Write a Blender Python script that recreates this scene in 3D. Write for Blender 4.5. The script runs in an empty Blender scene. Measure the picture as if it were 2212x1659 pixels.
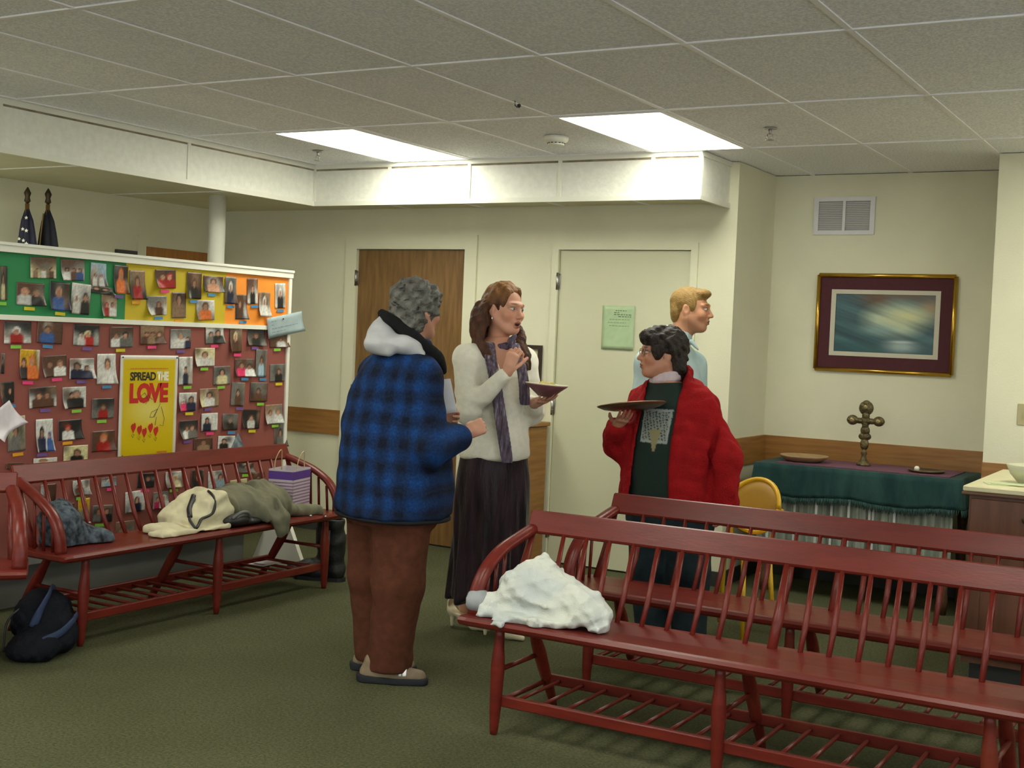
import bpy, math, random
import numpy as np
from mathutils import Vector, Matrix

# ------------------------------------------------------------------ camera, world, exposure
scene = bpy.context.scene
COL = scene.collection
F_PX, YAW, PITCH, ROLL, CAM_Z = 2765.7, 0.52366, -0.03741, 0.0421, 1.4643

def make_camera():
    cd = bpy.data.cameras.new('camera'); cam = bpy.data.objects.new('camera', cd); COL.objects.link(cam)
    cd.sensor_fit = 'HORIZONTAL'; cd.sensor_width = 36.0; cd.lens = F_PX / 2212 * 36.0
    cd.clip_start = 0.05; cd.clip_end = 100
    cy, sy, cp, sp = math.cos(YAW), math.sin(YAW), math.cos(PITCH), math.sin(PITCH)
    right = Vector((cy, sy, 0)); fwd = Vector((-sy * cp, cy * cp, sp)); up = right.cross(fwd)
    cr, sr = math.cos(ROLL), math.sin(ROLL)
    r2 = right * cr + up * sr; u2 = -right * sr + up * cr
    m = Matrix((r2, u2, -fwd)).transposed().to_4x4(); m.translation = (0, 0, CAM_Z)
    cam.matrix_world = m
    scene.camera = cam
make_camera()

w = bpy.data.worlds.new('world'); scene.world = w; w.use_nodes = True
w.node_tree.nodes['Background'].inputs[0].default_value = (0.9, 0.92, 1.0, 1)
w.node_tree.nodes['Background'].inputs[1].default_value = 0.05
scene.view_settings.view_transform = 'Standard'
scene.view_settings.look = 'None'
scene.view_settings.gamma = 1.0
scene.view_settings.use_curve_mapping = False
scene.view_settings.exposure = 1.45
LAMP_COLOR = (1.0, 1.0, 0.86)
FILL_COLOR = (0.92, 0.97, 1.10)
FILL_POWER = 1.35           # glow of the added, unseen windows
LAMP_POWER = 4.6          # diffuser radiance, fluorescent panels in view
LAMP_POWER_ROOM = 4.6     # the room's other fluorescent panels, behind the camera

# ------------------------------------------------------------------ helpers
def link(o, parent=None):
    COL.objects.link(o)
    if parent is not None: o.parent = parent
    return o
def tag(o, label=None, cat=None, group=None, kind=None):
    if label: o['label'] = label
    if cat: o['category'] = cat
    if group: o['group'] = group
    if kind: o['kind'] = kind
    return o
def empty(name, loc=(0, 0, 0), rz=0.0, label=None, cat=None, group=None):
    o = bpy.data.objects.new(name, None); o.empty_display_size = 0.1
    o.location = loc; o.rotation_euler = (0, 0, rz); link(o)
    return tag(o, label, cat, group)
def obj(name, me, mat=None, parent=None, loc=None, rz=None):
    o = bpy.data.objects.new(name, me)
    if mat is not None and not me.materials: me.materials.append(mat)
    if loc is not None: o.location = loc
    if rz is not None: o.rotation_euler = (0, 0, rz)
    return link(o, parent)
def mesh(name, v, f, smooth=False):
    me = bpy.data.meshes.new(name); me.from_pydata([tuple(map(float, p)) for p in v], [], f); me.update()
    if smooth: me.polygons.foreach_set('use_smooth', [True] * len(me.polygons))
    return me
class MB:
    """collects simple solids into one mesh"""
    def __init__(s): s.v = []; s.f = []; s.sm = []
    def add(s, v, f, smooth=False):
        n = len(s.v); s.v += [tuple(p) for p in v]; s.f += [tuple(i + n for i in q) for q in f]; s.sm += [smooth] * len(f)
        return s
    def box(s, a, b, M=None, ch=0.0):
        x0, y0, z0 = a; x1, y1, z1 = b
        if ch <= 0:
            v = [(x0, y0, z0), (x1, y0, z0), (x1, y1, z0), (x0, y1, z0), (x0, y0, z1), (x1, y0, z1), (x1, y1, z1), (x0, y1, z1)]
            f = [(0, 3, 2, 1), (4, 5, 6, 7), (0, 1, 5, 4), (1, 2, 6, 5), (2, 3, 7, 6), (3, 0, 4, 7)]
        else:
            v = []; f = []
            c = ch
            for (z, i) in ((z0, c), (z0 + c, 0), (z1 - c, 0), (z1, c)):
                k = c if i == 0 else c + 0.0
                e = i
                v += [(x0 + c + 0, y0 + e, z), (x1 - c, y0 + e, z), (x1 - e, y0 + c, z), (x1 - e, y1 - c, z), (x1 - c, y1 - e, z), (x0 + c, y1 - e, z), (x0 + e, y1 - c, z), (x0 + e, y0 + c, z)]
            f.append(tuple(reversed(range(8)))); f.append(tuple(range(24, 32)))
            for r in range(3):
                for i in range(8):
                    j = (i + 1) % 8; f.append((r * 8 + i, r * 8 + j, r * 8 + 8 + j, r * 8 + 8 + i))
        if M is not None: v = [tuple(M @ Vector(p)) for p in v]
        return s.add(v, f)
    def lathe(s, prof, n=16, c=(0, 0, 0), M=None, smooth=True):
        """prof: list of (r, z) bottom to top"""
        v = []; f = []
        for r, z in prof:
            for i in range(n):
                a = 2 * math.pi * i / n; v.append((c[0] + r * math.cos(a), c[1] + r * math.sin(a), c[2] + z))
        for k in range(len(prof) - 1):
            for i in range(n):
                j = (i + 1) % n; f.append((k * n + i, k * n + j, k * n + n + j, k * n + n + i))
        f.append(tuple(reversed(range(n)))); f.append(tuple(range((len(prof) - 1) * n, len(prof) * n)))
        if M is not None: v = [tuple(M @ Vector(p)) for p in v]
        return s.add(v, f, smooth)
    def tube(s, pts, rad, n=8, flat=None, smooth=True):
        """sweep along pts; rad scalar or list; flat=(a,b) elliptic radii with reference axis"""
        P = [Vector(p) for p in pts]; R = rad if hasattr(rad, '__len__') else [rad] * len(P)
        v = []; f = []
        ref = Vector((0, 0, 1))
        d0 = (P[-1] - P[0]).normalized()
        if abs(d0.z) > 0.9: ref = Vector((1, 0, 0))
        if flat: ref = Vector(flat[2])
        for i, p in enumerate(P):
            t = (P[min(i + 1, len(P) - 1)] - P[max(i - 1, 0)]).normalized()
            a = ref - t * ref.dot(t)
            if a.length < 1e-6: a = t.orthogonal()
            a.normalize(); b = t.cross(a)
            for k in range(n):
                an = 2 * math.pi * k / n
                ra, rb = (flat[0], flat[1]) if flat else (1, 1)
                v.append(tuple(p + (a * math.cos(an) * ra + b * math.sin(an) * rb) * R[i]))
        for i in range(len(P) - 1):
            for k in range(n):
                j = (k + 1) % n; f.append((i * n + k, i * n + j, i * n + n + j, i * n + n + k))
        f.append(tuple(reversed(range(n)))); f.append(tuple(range((len(P) - 1) * n, len(P) * n)))
        return s.add(v, f, smooth)
    def me(s, name):
        m = bpy.data.meshes.new(name); m.from_pydata(s.v, [], s.f); m.update()
        m.polygons.foreach_set('use_smooth', s.sm)
        return m
    def build(s, name, mat, parent=None, loc=None, rz=None):
        return obj(name, s.me(name), mat, parent, loc, rz)
def spline(pts, n):
    """Catmull-Rom through pts"""
    P = [np.array(p, float) for p in pts]; P = [2 * P[0] - P[1]] + P + [2 * P[-1] - P[-2]]
    out = []
    for i in range(1, len(P) - 2):
        for k in range(n):
            t = k / n; a, b, c, d = P[i - 1], P[i], P[i + 1], P[i + 2]
            out.append(0.5 * ((2 * b) + (-a + c) * t + (2 * a - 5 * b + 4 * c - d) * t * t + (-a + 3 * b - 3 * c + d) * t ** 3))
    out.append(P[-2]); return out
def copy_tree(o, parent=None):
    c = o.copy(); COL.objects.link(c)
    if parent is not None: c.parent = parent
    for ch in list(o.children): copy_tree(ch, c)
    return c

# ------------------------------------------------------------------ materials
MATS = {}
def mat(name, color, rough=0.6, var=0.0, scale=8.0, bump=0.0, bscale=60.0, metal=0.0, color2=None, stretch=(1, 1, 1), spec=0.5, coat=0.0, sheen=0.0, detail=4.0):
    if name in MATS: return MATS[name]
    m = bpy.data.materials.new(name); m.use_nodes = True; nt = m.node_tree; n = nt.nodes; b = n['Principled BSDF']
    b.inputs['Roughness'].default_value = rough; b.inputs['Metallic'].default_value = metal
    b.inputs['Specular IOR Level'].default_value = spec
    if coat: b.inputs['Coat Weight'].default_value = coat
    if sheen: b.inputs['Sheen Weight'].default_value = sheen
    tc = n.new('ShaderNodeTexCoord'); mp = n.new('ShaderNodeMapping'); mp.inputs['Scale'].default_value = stretch
    nt.links.new(tc.outputs['Object'], mp.inputs['Vector'])
    c = (*color, 1)
    if var or color2:
        nz = n.new('ShaderNodeTexNoise'); nz.inputs['Scale'].default_value = scale; nz.inputs['Detail'].default_value = detail
        nt.links.new(mp.outputs[0], nz.inputs['Vector'])
        r = n.new('ShaderNodeValToRGB'); r.color_ramp.elements[0].position = 0.35; r.color_ramp.elements[1].position = 0.65
        if color2: a, d = c, (*color2, 1)
        else: a = (*[x * (1 - var) for x in color], 1); d = (*[min(1, x * (1 + var)) for x in color], 1)
        r.color_ramp.elements[0].color = a; r.color_ramp.elements[1].color = d
        nt.links.new(nz.outputs['Fac'], r.inputs[0]); nt.links.new(r.outputs[0], b.inputs['Base Color'])
    else: b.inputs['Base Color'].default_value = c
    if bump:
        nb = n.new('ShaderNodeTexNoise'); nb.inputs['Scale'].default_value = bscale; nb.inputs['Detail'].default_value = 3
        nt.links.new(mp.outputs[0], nb.inputs['Vector'])
        bp = n.new('ShaderNodeBump'); bp.inputs['Strength'].default_value = bump; bp.inputs['Distance'].default_value = 0.01
        nt.links.new(nb.outputs['Fac'], bp.inputs['Height']); nt.links.new(bp.outputs[0], b.inputs['Normal'])
    MATS[name] = m; return m
def vcol_mat(name, rough=0.6, bump=0.0, bscale=200.0, sheen=0.0, spec=0.4):
    if name in MATS: return MATS[name]
    m = bpy.data.materials.new(name); m.use_nodes = True; nt = m.node_tree; n = nt.nodes; b = n['Principled BSDF']
    a = n.new('ShaderNodeAttribute'); a.attribute_name = 'Col'; nt.links.new(a.outputs['Color'], b.inputs['Base Color'])
    b.inputs['Roughness'].default_value = rough; b.inputs['Specular IOR Level'].default_value = spec
    if sheen: b.inputs['Sheen Weight'].default_value = sheen
    if bump:
        tc = n.new('ShaderNodeTexCoord'); nb = n.new('ShaderNodeTexNoise'); nb.inputs['Scale'].default_value = bscale
        nt.links.new(tc.outputs['Object'], nb.inputs['Vector'])
        bp = n.new('ShaderNodeBump'); bp.inputs['Strength'].default_value = bump; bp.inputs['Distance'].default_value = 0.005
        nt.links.new(nb.outputs['Fac'], bp.inputs['Height']); nt.links.new(bp.outputs[0], b.inputs['Normal'])
    MATS[name] = m; return m
def set_col(me, C):
    a = me.color_attributes.new('Col', 'FLOAT_COLOR', 'POINT')
    C = np.asarray(C, np.float32); A = np.ones((len(C), 4), np.float32); A[:, :3] = C[:, :3]
    a.data.foreach_set('color', A.ravel())
def emit_mat(name, color, s):
    m = bpy.data.materials.new(name); m.use_nodes = True; n = m.node_tree.nodes; b = n['Principled BSDF']
    b.inputs['Base Color'].default_value = (0.8, 0.8, 0.78, 1)
    b.inputs['Emission Color'].default_value = (*color, 1); b.inputs['Emission Strength'].default_value = s
    return m
def S(r, g, b):   # sRGB 0-255 -> linear
    f = lambda c: (c / 12.92 if c <= 0.04045 else ((c + 0.055) / 1.055) ** 2.4)
    return tuple(f(x / 255) for x in (r, g, b))

M_wall = mat('wall_paint', (0.70, 0.682, 0.500), 0.75, var=0.03, scale=3, bump=0.08, bscale=120)
M_white = mat('white_paint', (0.78, 0.77, 0.66), 0.5, var=0.03, scale=4)
M_panel = mat('soffit_board_paint', (0.80, 0.795, 0.70), 0.6, var=0.04, scale=25, bump=0.25, bscale=40)
M_tile = mat('ceiling_tile', (0.87, 0.88, 0.95), 0.9, var=0.13, scale=90, bump=0.4, bscale=140, detail=2)
M_grid = mat('ceiling_grid_metal', (0.90, 0.89, 0.90), 0.5, var=0.02)
M_oak = mat('oak_board', S(136, 92, 42), 0.45, scale=3, color2=S(158, 112, 56), stretch=(1, 1, 14), bump=0.05)
M_oakdoor = mat('oak_door_veneer', S(106, 76, 38), 0.42, scale=4, color2=S(130, 96, 52), stretch=(9, 9, 0.9), bump=0.03)
M_trim = mat('trim_paint', (0.70, 0.685, 0.50), 0.5, var=0.02, scale=4)
M_dark = mat('dark_vinyl', (0.03, 0.03, 0.028), 0.6, var=0.1)
M_chrome = mat('hinge_steel', (0.45, 0.44, 0.42), 0.3, var=0.1, metal=1.0)
M_black = mat('black_plastic', (0.015, 0.015, 0.016), 0.5, var=0.2)
M_carpet = mat('carpet', (0.082, 0.085, 0.044), 0.95, scale=1.6, color2=(0.095, 0.098, 0.053), bump=0.6, bscale=260, spec=0.1)
def carpet_detail():
    nt = M_carpet.node_tree; n = nt.nodes; b = n['Principled BSDF']
    src = b.inputs['Base Color'].links[0].from_socket
    tc = [x for x in n if x.type == 'TEX_COORD'][0]
    nz = n.new('ShaderNodeTexNoise'); nz.inputs['Scale'].default_value = 85; nz.inputs['Detail'].default_value = 6; nz.inputs['Roughness'].default_value = 0.75
    nt.links.new(tc.outputs['Object'], nz.inputs['Vector'])
    r = n.new('ShaderNodeValToRGB'); r.color_ramp.elements[0].position = 0.36; r.color_ramp.elements[1].position = 0.64
    r.color_ramp.elements[0].color = (0.55, 0.57, 0.5, 1); r.color_ramp.elements[1].color = (1.35, 1.32, 1.3, 1)
    nt.links.new(nz.outputs['Fac'], r.inputs[0])
    mx = n.new('ShaderNodeMix'); mx.data_type = 'RGBA'; mx.blend_type = 'MULTIPLY'; mx.inputs[0].default_value = 1
    nt.links.new(src, mx.inputs[6]); nt.links.new(r.outputs[0], mx.inputs[7]); nt.links.new(mx.outputs[2], b.inputs['Base Color'])
carpet_detail()

# ------------------------------------------------------------------ room shell
CEIL = 2.562; YB = 7.325; SOFY = 6.845; SOFX = -5.56; SOFZ = 2.285; XL = -6.80
XR, YF = 3.6, -3.2
GX0, GY0, GA, GB = -4.9196, 3.1835, 0.6096, 1.2192
def struct(o): o['kind'] = 'structure'; return o
def sbox(name, a, b, m, parent=None):
    o = MB().box(a, b).build(name, m, parent)
    return struct(o) if parent is None else o

sbox('floor', (XL - .2, YF - .2, -0.1), (XR + .2, 8.2, 0), M_carpet)
# back wall with two door openings
WD = (-5.535, -4.630); HD = (-3.914, -3.000); DH = 2.034
bw = MB(); t = 0.14
for (x0, x1, z0, z1) in ((XL - .15, WD[0], 0, CEIL), (WD[0], WD[1], DH, CEIL), (WD[1], HD[0], 0, CEIL), (HD[0], HD[1], DH, CEIL), (HD[1], -2.72, 0, CEIL)):
    bw.box((x0, YB, z0), (x1, YB + t, z1))
struct(bw.build('wall_back', M_wall))
sbox('wall_alcove_left', (-2.86, YB + t, 0), (-2.72, 8.0, CEIL), M_wall)
sbox('wall_alcove_back', (-2.86, 8.0, 0), (-1.20, 8.14, CEIL), M_wall)
sbox('wall_alcove_right', (-1.25, 7.48, 0), (-1.11, 8.0, CEIL), M_wall)
sbox('wall_right_front', (-1.25, 7.34, 0), (XR, 7.48, CEIL), M_wall)
sbox('wall_left', (XL - .15, YF, 0), (XL, YB, CEIL), M_wall)
sbox('wall_right', (XR, YF, 0), (XR + .15, 7.34, CEIL), M_wall)
sbox('wall_front', (XL - .15, YF - .15, 0), (XR + .15, YF, CEIL), M_wall)

# ceiling slab with tiles and T-bar grid
ceil = sbox('ceiling', (XL - .2, YF - .2, CEIL + 0.02), (XR + .2, 8.2, CEIL + 0.12), M_dark)
tile_me = MB().box((0.010, 0.010, 0.004), (GA - 0.010, GB - 0.010, 0.018)).me('ceiling_tile'); tile_me.materials.append(M_tile)
LIGHTS_VIEW = [(0, 2), (3, 2)]
LIGHTS_ROOM = [(0, -1), (3, -1), (6, -1), (9, -1), (0, -4), (3, -4), (6, -4), (9, -4), (7, 2), (10, 2)]
lit = set(LIGHTS_VIEW + LIGHTS_ROOM)
hidden_tiles = MB()
for i in range(-1, 14):
    for j in range(-5, 5):
        if (i, j) in lit: continue
        x0, y0 = GX0 + i * GA, GY0 + j * GB
        xa, ya, xb, yb = x0 + .010, y0 + .010, x0 + GA - .010, y0 + GB - .010
        xa = max(xa, SOFX - .005); yb = min(yb, 8.005)
        if yb - ya < .05 or xb - xa < .05: continue
        if yb > SOFY and xb < -2.80: yb = SOFY
        if yb - ya < .05: continue
        vis = -1 <= i <= 8 and -0.5 <= j <= 4
        full = abs((xb - xa) - (GA - .02)) < 1e-4 and abs((yb - ya) - (GB - .02)) < 1e-4
        if not vis: hidden_tiles.box((xa, ya, CEIL + .004), (xb, yb, CEIL + .018))
        elif full: obj('ceiling_tile', tile_me, None, ceil, (x0, y0, CEIL))
        else: MB().box((xa, ya, CEIL + .004), (xb, yb, CEIL + .018)).build('ceiling_tile', M_tile, ceil)
tag(hidden_tiles.build('ceiling_tile_field', M_tile, ceil), kind='stuff')
for i in range(-1, 15):
    x = GX0 + i * GA
    if x < SOFX: continue
    MB().box((x - .012, YF, CEIL - .001), (x + .012, SOFY if x < -2.80 else (8.0 if x < -1.25 else 7.34), CEIL + .020)).build('grid_bar', M_grid, ceil)
for j in range(-5, 5):
    y = GY0 + j * GB
    if y > 7.9: continue
    MB().box((SOFX if y < SOFY else -2.80, y - .012, CEIL - .002), (XR if y < 7.34 else -1.25, y + .012, CEIL + .020)).build('grid_bar', M_grid, ceil)

# lowered soffit: L-shaped bulkhead of painted boards between battens
M_gap = mat('gap_shade_brown', (0.26, 0.21, 0.15), 0.8, var=0.3, scale=12)  # brown strip paints the dark gap and its recess shadow below the top rail
def soffit():
    r = struct(MB().box((XL, YF, SOFZ + .030), (SOFX - .02, YB, SOFZ + .060)).box((SOFX - .02, SOFY + .02, SOFZ + .030), (-2.80, YB, SOFZ + .060)).build('trim_soffit', M_wall))
    # front run
    xs = [SOFX, -4.94, -4.325, -3.68, -3.07, -2.775]
    for a, b in zip(xs[:-1], xs[1:]):
        MB().box((a + .012, SOFY, SOFZ + .03), (b - .012, SOFY + .012, CEIL - .03)).build('panel', M_panel, r)
    for a, b in zip(xs[:-1], xs[1:]):
        MB().box((a + .014, SOFY - .0005, CEIL - .042), (b - .014, SOFY + .001, CEIL - .030)).build('gap_strip', M_gap, r)
    for x in xs:
        MB().box((x - .012, SOFY - .006, SOFZ + .018), (x + .012, SOFY + .010, CEIL - .018)).build('batten', M_white, r)
    MB().box((SOFX - .01, SOFY - .010, SOFZ), (-2.765, SOFY + .010, SOFZ + .030)).build('bottom_rail', M_white, r)
    MB().box((SOFX - .01, SOFY - .010, CEIL - .030), (-2.765, SOFY + .010, CEIL)).build('top_rail', M_white, r)
    # short return to the wall corner
    MB().box((-2.790, SOFY + .010, SOFZ + .03), (-2.778, YB, CEIL - .03)).build('panel', M_panel, r)
    MB().box((-2.792, SOFY + .010, SOFZ), (-2.768, YB, SOFZ + .030)).build('bottom_rail', M_white, r)
    MB().box((-2.792, SOFY + .010, CEIL - .030), (-2.768, YB, CEIL)).build('top_rail', M_white, r)
    # left run
    M_panelL = M_panel
    ys = [YF, -0.55, 1.28, 3.11, 4.33, 5.66, SOFY]
    for a, b in zip(ys[:-1], ys[1:]):
        MB().box((SOFX - .012, a + .012, SOFZ + .03), (SOFX, b - .012, CEIL - .03)).build('panel', M_panel, r)
        MB().box((SOFX - .001, a + .014, CEIL - .040), (SOFX + .0005, b - .014, CEIL - .030)).build('gap_strip', M_gap, r)
        MB().box((SOFX - .010, b - .012, SOFZ + .018), (SOFX + .006, b + .012, CEIL - .018)).build('batten', M_white, r)
    MB().box((SOFX - .010, YF, SOFZ), (SOFX + .010, SOFY, SOFZ + .030)).build('bottom_rail', M_white, r)
    MB().box((SOFX - .010, YF, CEIL - .030), (SOFX + .010, SOFY, CEIL)).build('top_rail', M_white, r)
    # flat grid under the bulkhead
    for y in (1.4, 2.6, 3.8, 5.0, 6.2): MB().box((XL, y - .01, SOFZ + .026), (SOFX - .02, y + .01, SOFZ + .031)).build('grid_bar', M_grid, r)
    for x in (-5.1, -4.5, -3.9, -3.3): MB().box((x - .01, SOFY + .02, SOFZ + .026), (x + .01, YB, SOFZ + .031)).build('grid_bar', M_grid, r)
soffit()

# doors
def casing(n, x0, x1, zt, wd):
    m = MB()
    for a, b in ((x0 - wd, x0), (x1, x1 + wd)): m.box((a, YB - .018, 0), (b, YB, zt + wd))
    m.box((x0, YB - .018, zt), (x1, YB, zt + wd))
    return struct(m.build('trim_%d' % n, M_trim))
casing(1, WD[0], WD[1], DH, 0.095); casing(2, HD[0], HD[1], DH, 0.045)
def hinge(parent, x, z):
    m = MB(); m.lathe([(.009, -.055), (.009, .055)], 10, (x, YB - .012, z)); m.box((x - .016, YB - .004, z - .05), (x + .016, YB + .0005, z + .05))
    for k in (-.02, .02): m.lathe([(.0095, k - .001), (.0095, k + .001)], 10, (x, YB - .012, z))
    m.build('hinge', M_chrome, parent)
def door(n, a, b, m, recess, knob_x):
    d = struct(MB().box((a + .004, YB + recess, 0.012), (b - .004, YB + recess + .04, DH - .004)).build('door_%d' % n, m))
    for z in (1.83, 1.02, 0.22): hinge(d, a - .003, z)
    k = MB(); M = Matrix.Translation((knob_x, YB + recess, 0.98)) @ Matrix.Rotation(math.pi / 2, 4, 'X')
    k.lathe([(.030, 0), (.030, .006), (.012, .010), (.012, .03), (.027, .04), (.030, .055), (.022, .066), (.001, .068)], 16, (0, 0, 0), M)
    k.build('door_knob', M_chrome, d)
    return d
door(1, WD[0], WD[1], M_oakdoor, 0.010, WD[1] - .07)
door(2, HD[0], HD[1], mat('door_paint', (0.595, 0.585, 0.405), 0.5, var=0.02, scale=3), 0.004, HD[1] - .07)
d3 = struct(MB().box((XL, 6.52, 0), (XL + .03, 7.22, 1.985)).build('door_3', mat('oak_door_orange', S(150, 98, 40), 0.45, scale=4, color2=S(168, 112, 50), stretch=(9, 9, .9))))
MB().lathe([(.02, 0), (.028, .02), (.02, .04)], 12, (XL + .05, 6.6, .98)).build('door_knob', M_chrome, d3)
tm = MB()
tm.box((XL, 6.44, 0), (XL + .02, 6.52, 2.06)); tm.box((XL, 7.22, 0), (XL + .02, 7.30, 2.06)); tm.box((XL, 6.52, 1.985), (XL + .02, 7.22, 2.06))
struct(tm.build('trim_3', M_wall))

# wooden chair rail boards and dark base
def rail(n, a, b): struct(MB().box(a, b).build('trim_%d' % n, M_oak))
RZ0, RZ1 = 0.705, 0.880
rail(4, (XL, YB - .02, RZ0), (WD[0] - .096, YB, RZ1))
rail(5, (WD[1] + .096, YB - .02, RZ0), (HD[0] - .046, YB, RZ1))
rail(6, (HD[1] + .046, YB - .02, RZ0), (-2.72, YB, RZ1))
rail(7, (-2.72, YB - .02, RZ0 + .02), (-2.70, 7.98, RZ1 + .015))
rail(8, (-2.72, 7.98, RZ0 + .02), (-1.25, 8.0, RZ1 + .015))
rail(9, (-1.25, 7.32, RZ0), (XR, 7.34, RZ1 + .005))
rail(10, (XL, YF, RZ0), (XL + .02, 6.43, RZ1))
for n, (a, b) in enumerate((((XL, YB - .012, 0), (WD[0] - .096, YB, .09)), ((WD[1] + .096, YB - .012, 0), (HD[0] - .046, YB, .09)), ((HD[1] + .046, YB - .012, 0), (-2.72, YB, .09)), ((-2.72, YB - .012, 0), (-2.708, 7.99, .09)), ((-2.708, 7.988, 0), (-1.25, 8.0, .09)), ((-1.25, 7.328, 0), (XR, 7.34, .09)), ((XL, YF, 0), (XL + .012, 6.43, .09)))):
    struct(MB().box(a, b).build('baseboard_' + ('back_left', 'back_mid', 'back_right', 'alcove_left', 'alcove_back', 'right', 'left')[n], M_dark))

# steel column under the bulkhead
cm = MB().lathe([(.056, 0.02), (.056, SOFZ + .03)], 24, (-6.03, 6.42, 0)); col = cm.build('support_column', M_white)
tag(col, 'white painted round steel column rising behind the photo board', 'column')
MB().lathe([(.09, 0), (.09, .02)], 20, (-6.03, 6.42, 0)).build('base_plate', M_white, col)

# ------------------------------------------------------------------ ceiling fixtures
M_em = emit_mat('lamp_diffuser', LAMP_COLOR, LAMP_POWER)
M_em2 = emit_mat('lamp_diffuser_room', LAMP_COLOR, LAMP_POWER_ROOM)
def panel_light(i, j, m, label):
    x0, y0 = GX0 + i * GA, GY0 + j * GB
    r = empty('ceiling_light', (x0, y0, CEIL), 0, label, 'ceiling light', 'recessed fluorescent ceiling lights')
    fm = MB()
    for a, b in (((.012, .012, -.004), (.032, GB - .012, .014)), ((GA - .032, .012, -.004), (GA - .012, GB - .012, .014)), ((.032, .012, -.004), (GA - .032, .032, .014)), ((.032, GB - .032, -.004), (GA - .032, GB - .012, .014))): fm.box(a, b)
    fm.build('frame', M_grid, r)
    MB().box((.030, .030, .000), (GA - .030, GB - .030, .008)).build('diffuser', m, r)
panel_light(0, 2, M_em, 'lit fluorescent ceiling panel nearer the left bulkhead')
panel_light(3, 2, M_em, 'lit fluorescent ceiling panel above the white door')
for i, j in LIGHTS_ROOM: panel_light(i, j, M_em if j == 2 else M_em2, 'lit fluorescent ceiling panel outside the picture')
# two panels under the lowered ceiling at the left, outside the picture
for y in (3.25, 0.4):
    r = empty('ceiling_light', (-6.50, y, SOFZ + .030), 0, 'lit fluorescent panel under the lowered ceiling, outside the picture', 'ceiling light', 'recessed fluorescent ceiling lights')
    MB().box((0, 0, -.012), (.60, 1.2, 0)).build('frame', M_grid, r)
    MB().box((.02, .02, -.016), (.58, 1.18, -.0125)).build('diffuser', M_em, r)
# added unseen windows, glowing to brighten the ceiling and the left bulkhead
M_fill = emit_mat('window_fill_glow', FILL_COLOR, FILL_POWER)
def window(n, c, half, axis):
    a = [c[0], c[1], c[2] - .65]; b = [c[0], c[1], c[2] + .65]
    k = 0 if axis == 'x' else 1; o = 1 - k
    a[k] -= half; b[k] += half; s_ = -.02 if axis == 'y' else .02
    a[o], b[o] = (c[o] + s_, c[o]) if s_ < 0 else (c[o], c[o] + s_)
    wdw = struct(MB().box(a, b).build('window_%d' % n, M_fill))
    fm = MB()
    for t0, t1 in ((-1, -.94), (-.03, .03), (.94, 1)):
        p, q = list(a), list(b); p[k] = c[k] + half * t0; q[k] = c[k] + half * t1; p[o] -= .02; q[o] += .02; fm.box(p, q)
    for z0, z1 in ((c[2] - .69, c[2] - .63), (c[2] + .63, c[2] + .69)):
        p, q = list(a), list(b); p[2], q[2] = z0, z1; p[o] -= .02; q[o] += .02; fm.box(p, q)
    fm.build('window_frame', M_white, wdw)
for n, x in enumerate((-4.2, -1.6, 1.0)): window(n + 1, (x, YF, 1.5), .85, 'x')
for n, y in enumerate((-1.4, 1.2, 3.8)): window(n + 4, (XR, y, 1.5), .85, 'y')

# smoke detector, sprinkler heads, hook
sd = empty('smoke_detector', (-3.36, 6.19, CEIL), 0, 'round white smoke detector on the ceiling between the two lights', 'smoke detector')
MB().lathe([(.040, -.048), (.046, -.044), (.046, -.040)], 24).build('sensor_cap', M_white, sd)
MB().lathe([(.045, -.038), (.064, -.024), (.068, -.012), (.068, 0.0)], 28).build('housing', M_white, sd)
for k in range(14):
    a = 2 * math.pi * k / 14
    MB().box((-.004, -.002, -.040), (.004, .002, -.026), Matrix.Rotation(a, 4, 'Z') @ Matrix.Translation((0, .047, 0))).build('vent_slot', M_dark, sd)
def sprinkler(loc, label):
    r = empty('sprinkler_head', loc, 0, label, 'sprinkler', 'ceiling sprinkler heads')
    MB().lathe([(.034, -.006), (.034, .0)], 20).build('escutcheon', M_chrome, r)
    MB().lathe([(.008, -.03), (.010, -.006)], 10).tube([(-.012, 0, -.03), (-.014, 0, -.045), (0, 0, -.058)], .003, 6).tube([(.012, 0, -.03), (.014, 0, -.045), (0, 0, -.058)], .003, 6).build('frame_arms', M_chrome, r)
    MB().lathe([(.022, -.061), (.022, -.058)], 16).build('deflector', M_chrome, r)
sprinkler((-2.165, 6.235, CEIL), 'small metal sprinkler head on the ceiling right of the lights')
sprinkler((-5.10, 6.30, CEIL), 'small metal sprinkler head on the ceiling left of the lights')
hk = empty('ceiling_hook', (-3.05, 5.20, CEIL), 0, 'small dark hook dangling from the ceiling grid', 'hook')
MB().tube([(0, 0, .0), (0, 0, -.02), (.012, 0, -.03), (.02, 0, -.02)], .003, 6).build('wire', M_black, hk)
MB().lathe([(.001, -.012), (.009, -.006), (.009, .004), (.001, .008)], 10, (.022, 0, -.022)).build('clip', M_black, hk)

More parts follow.
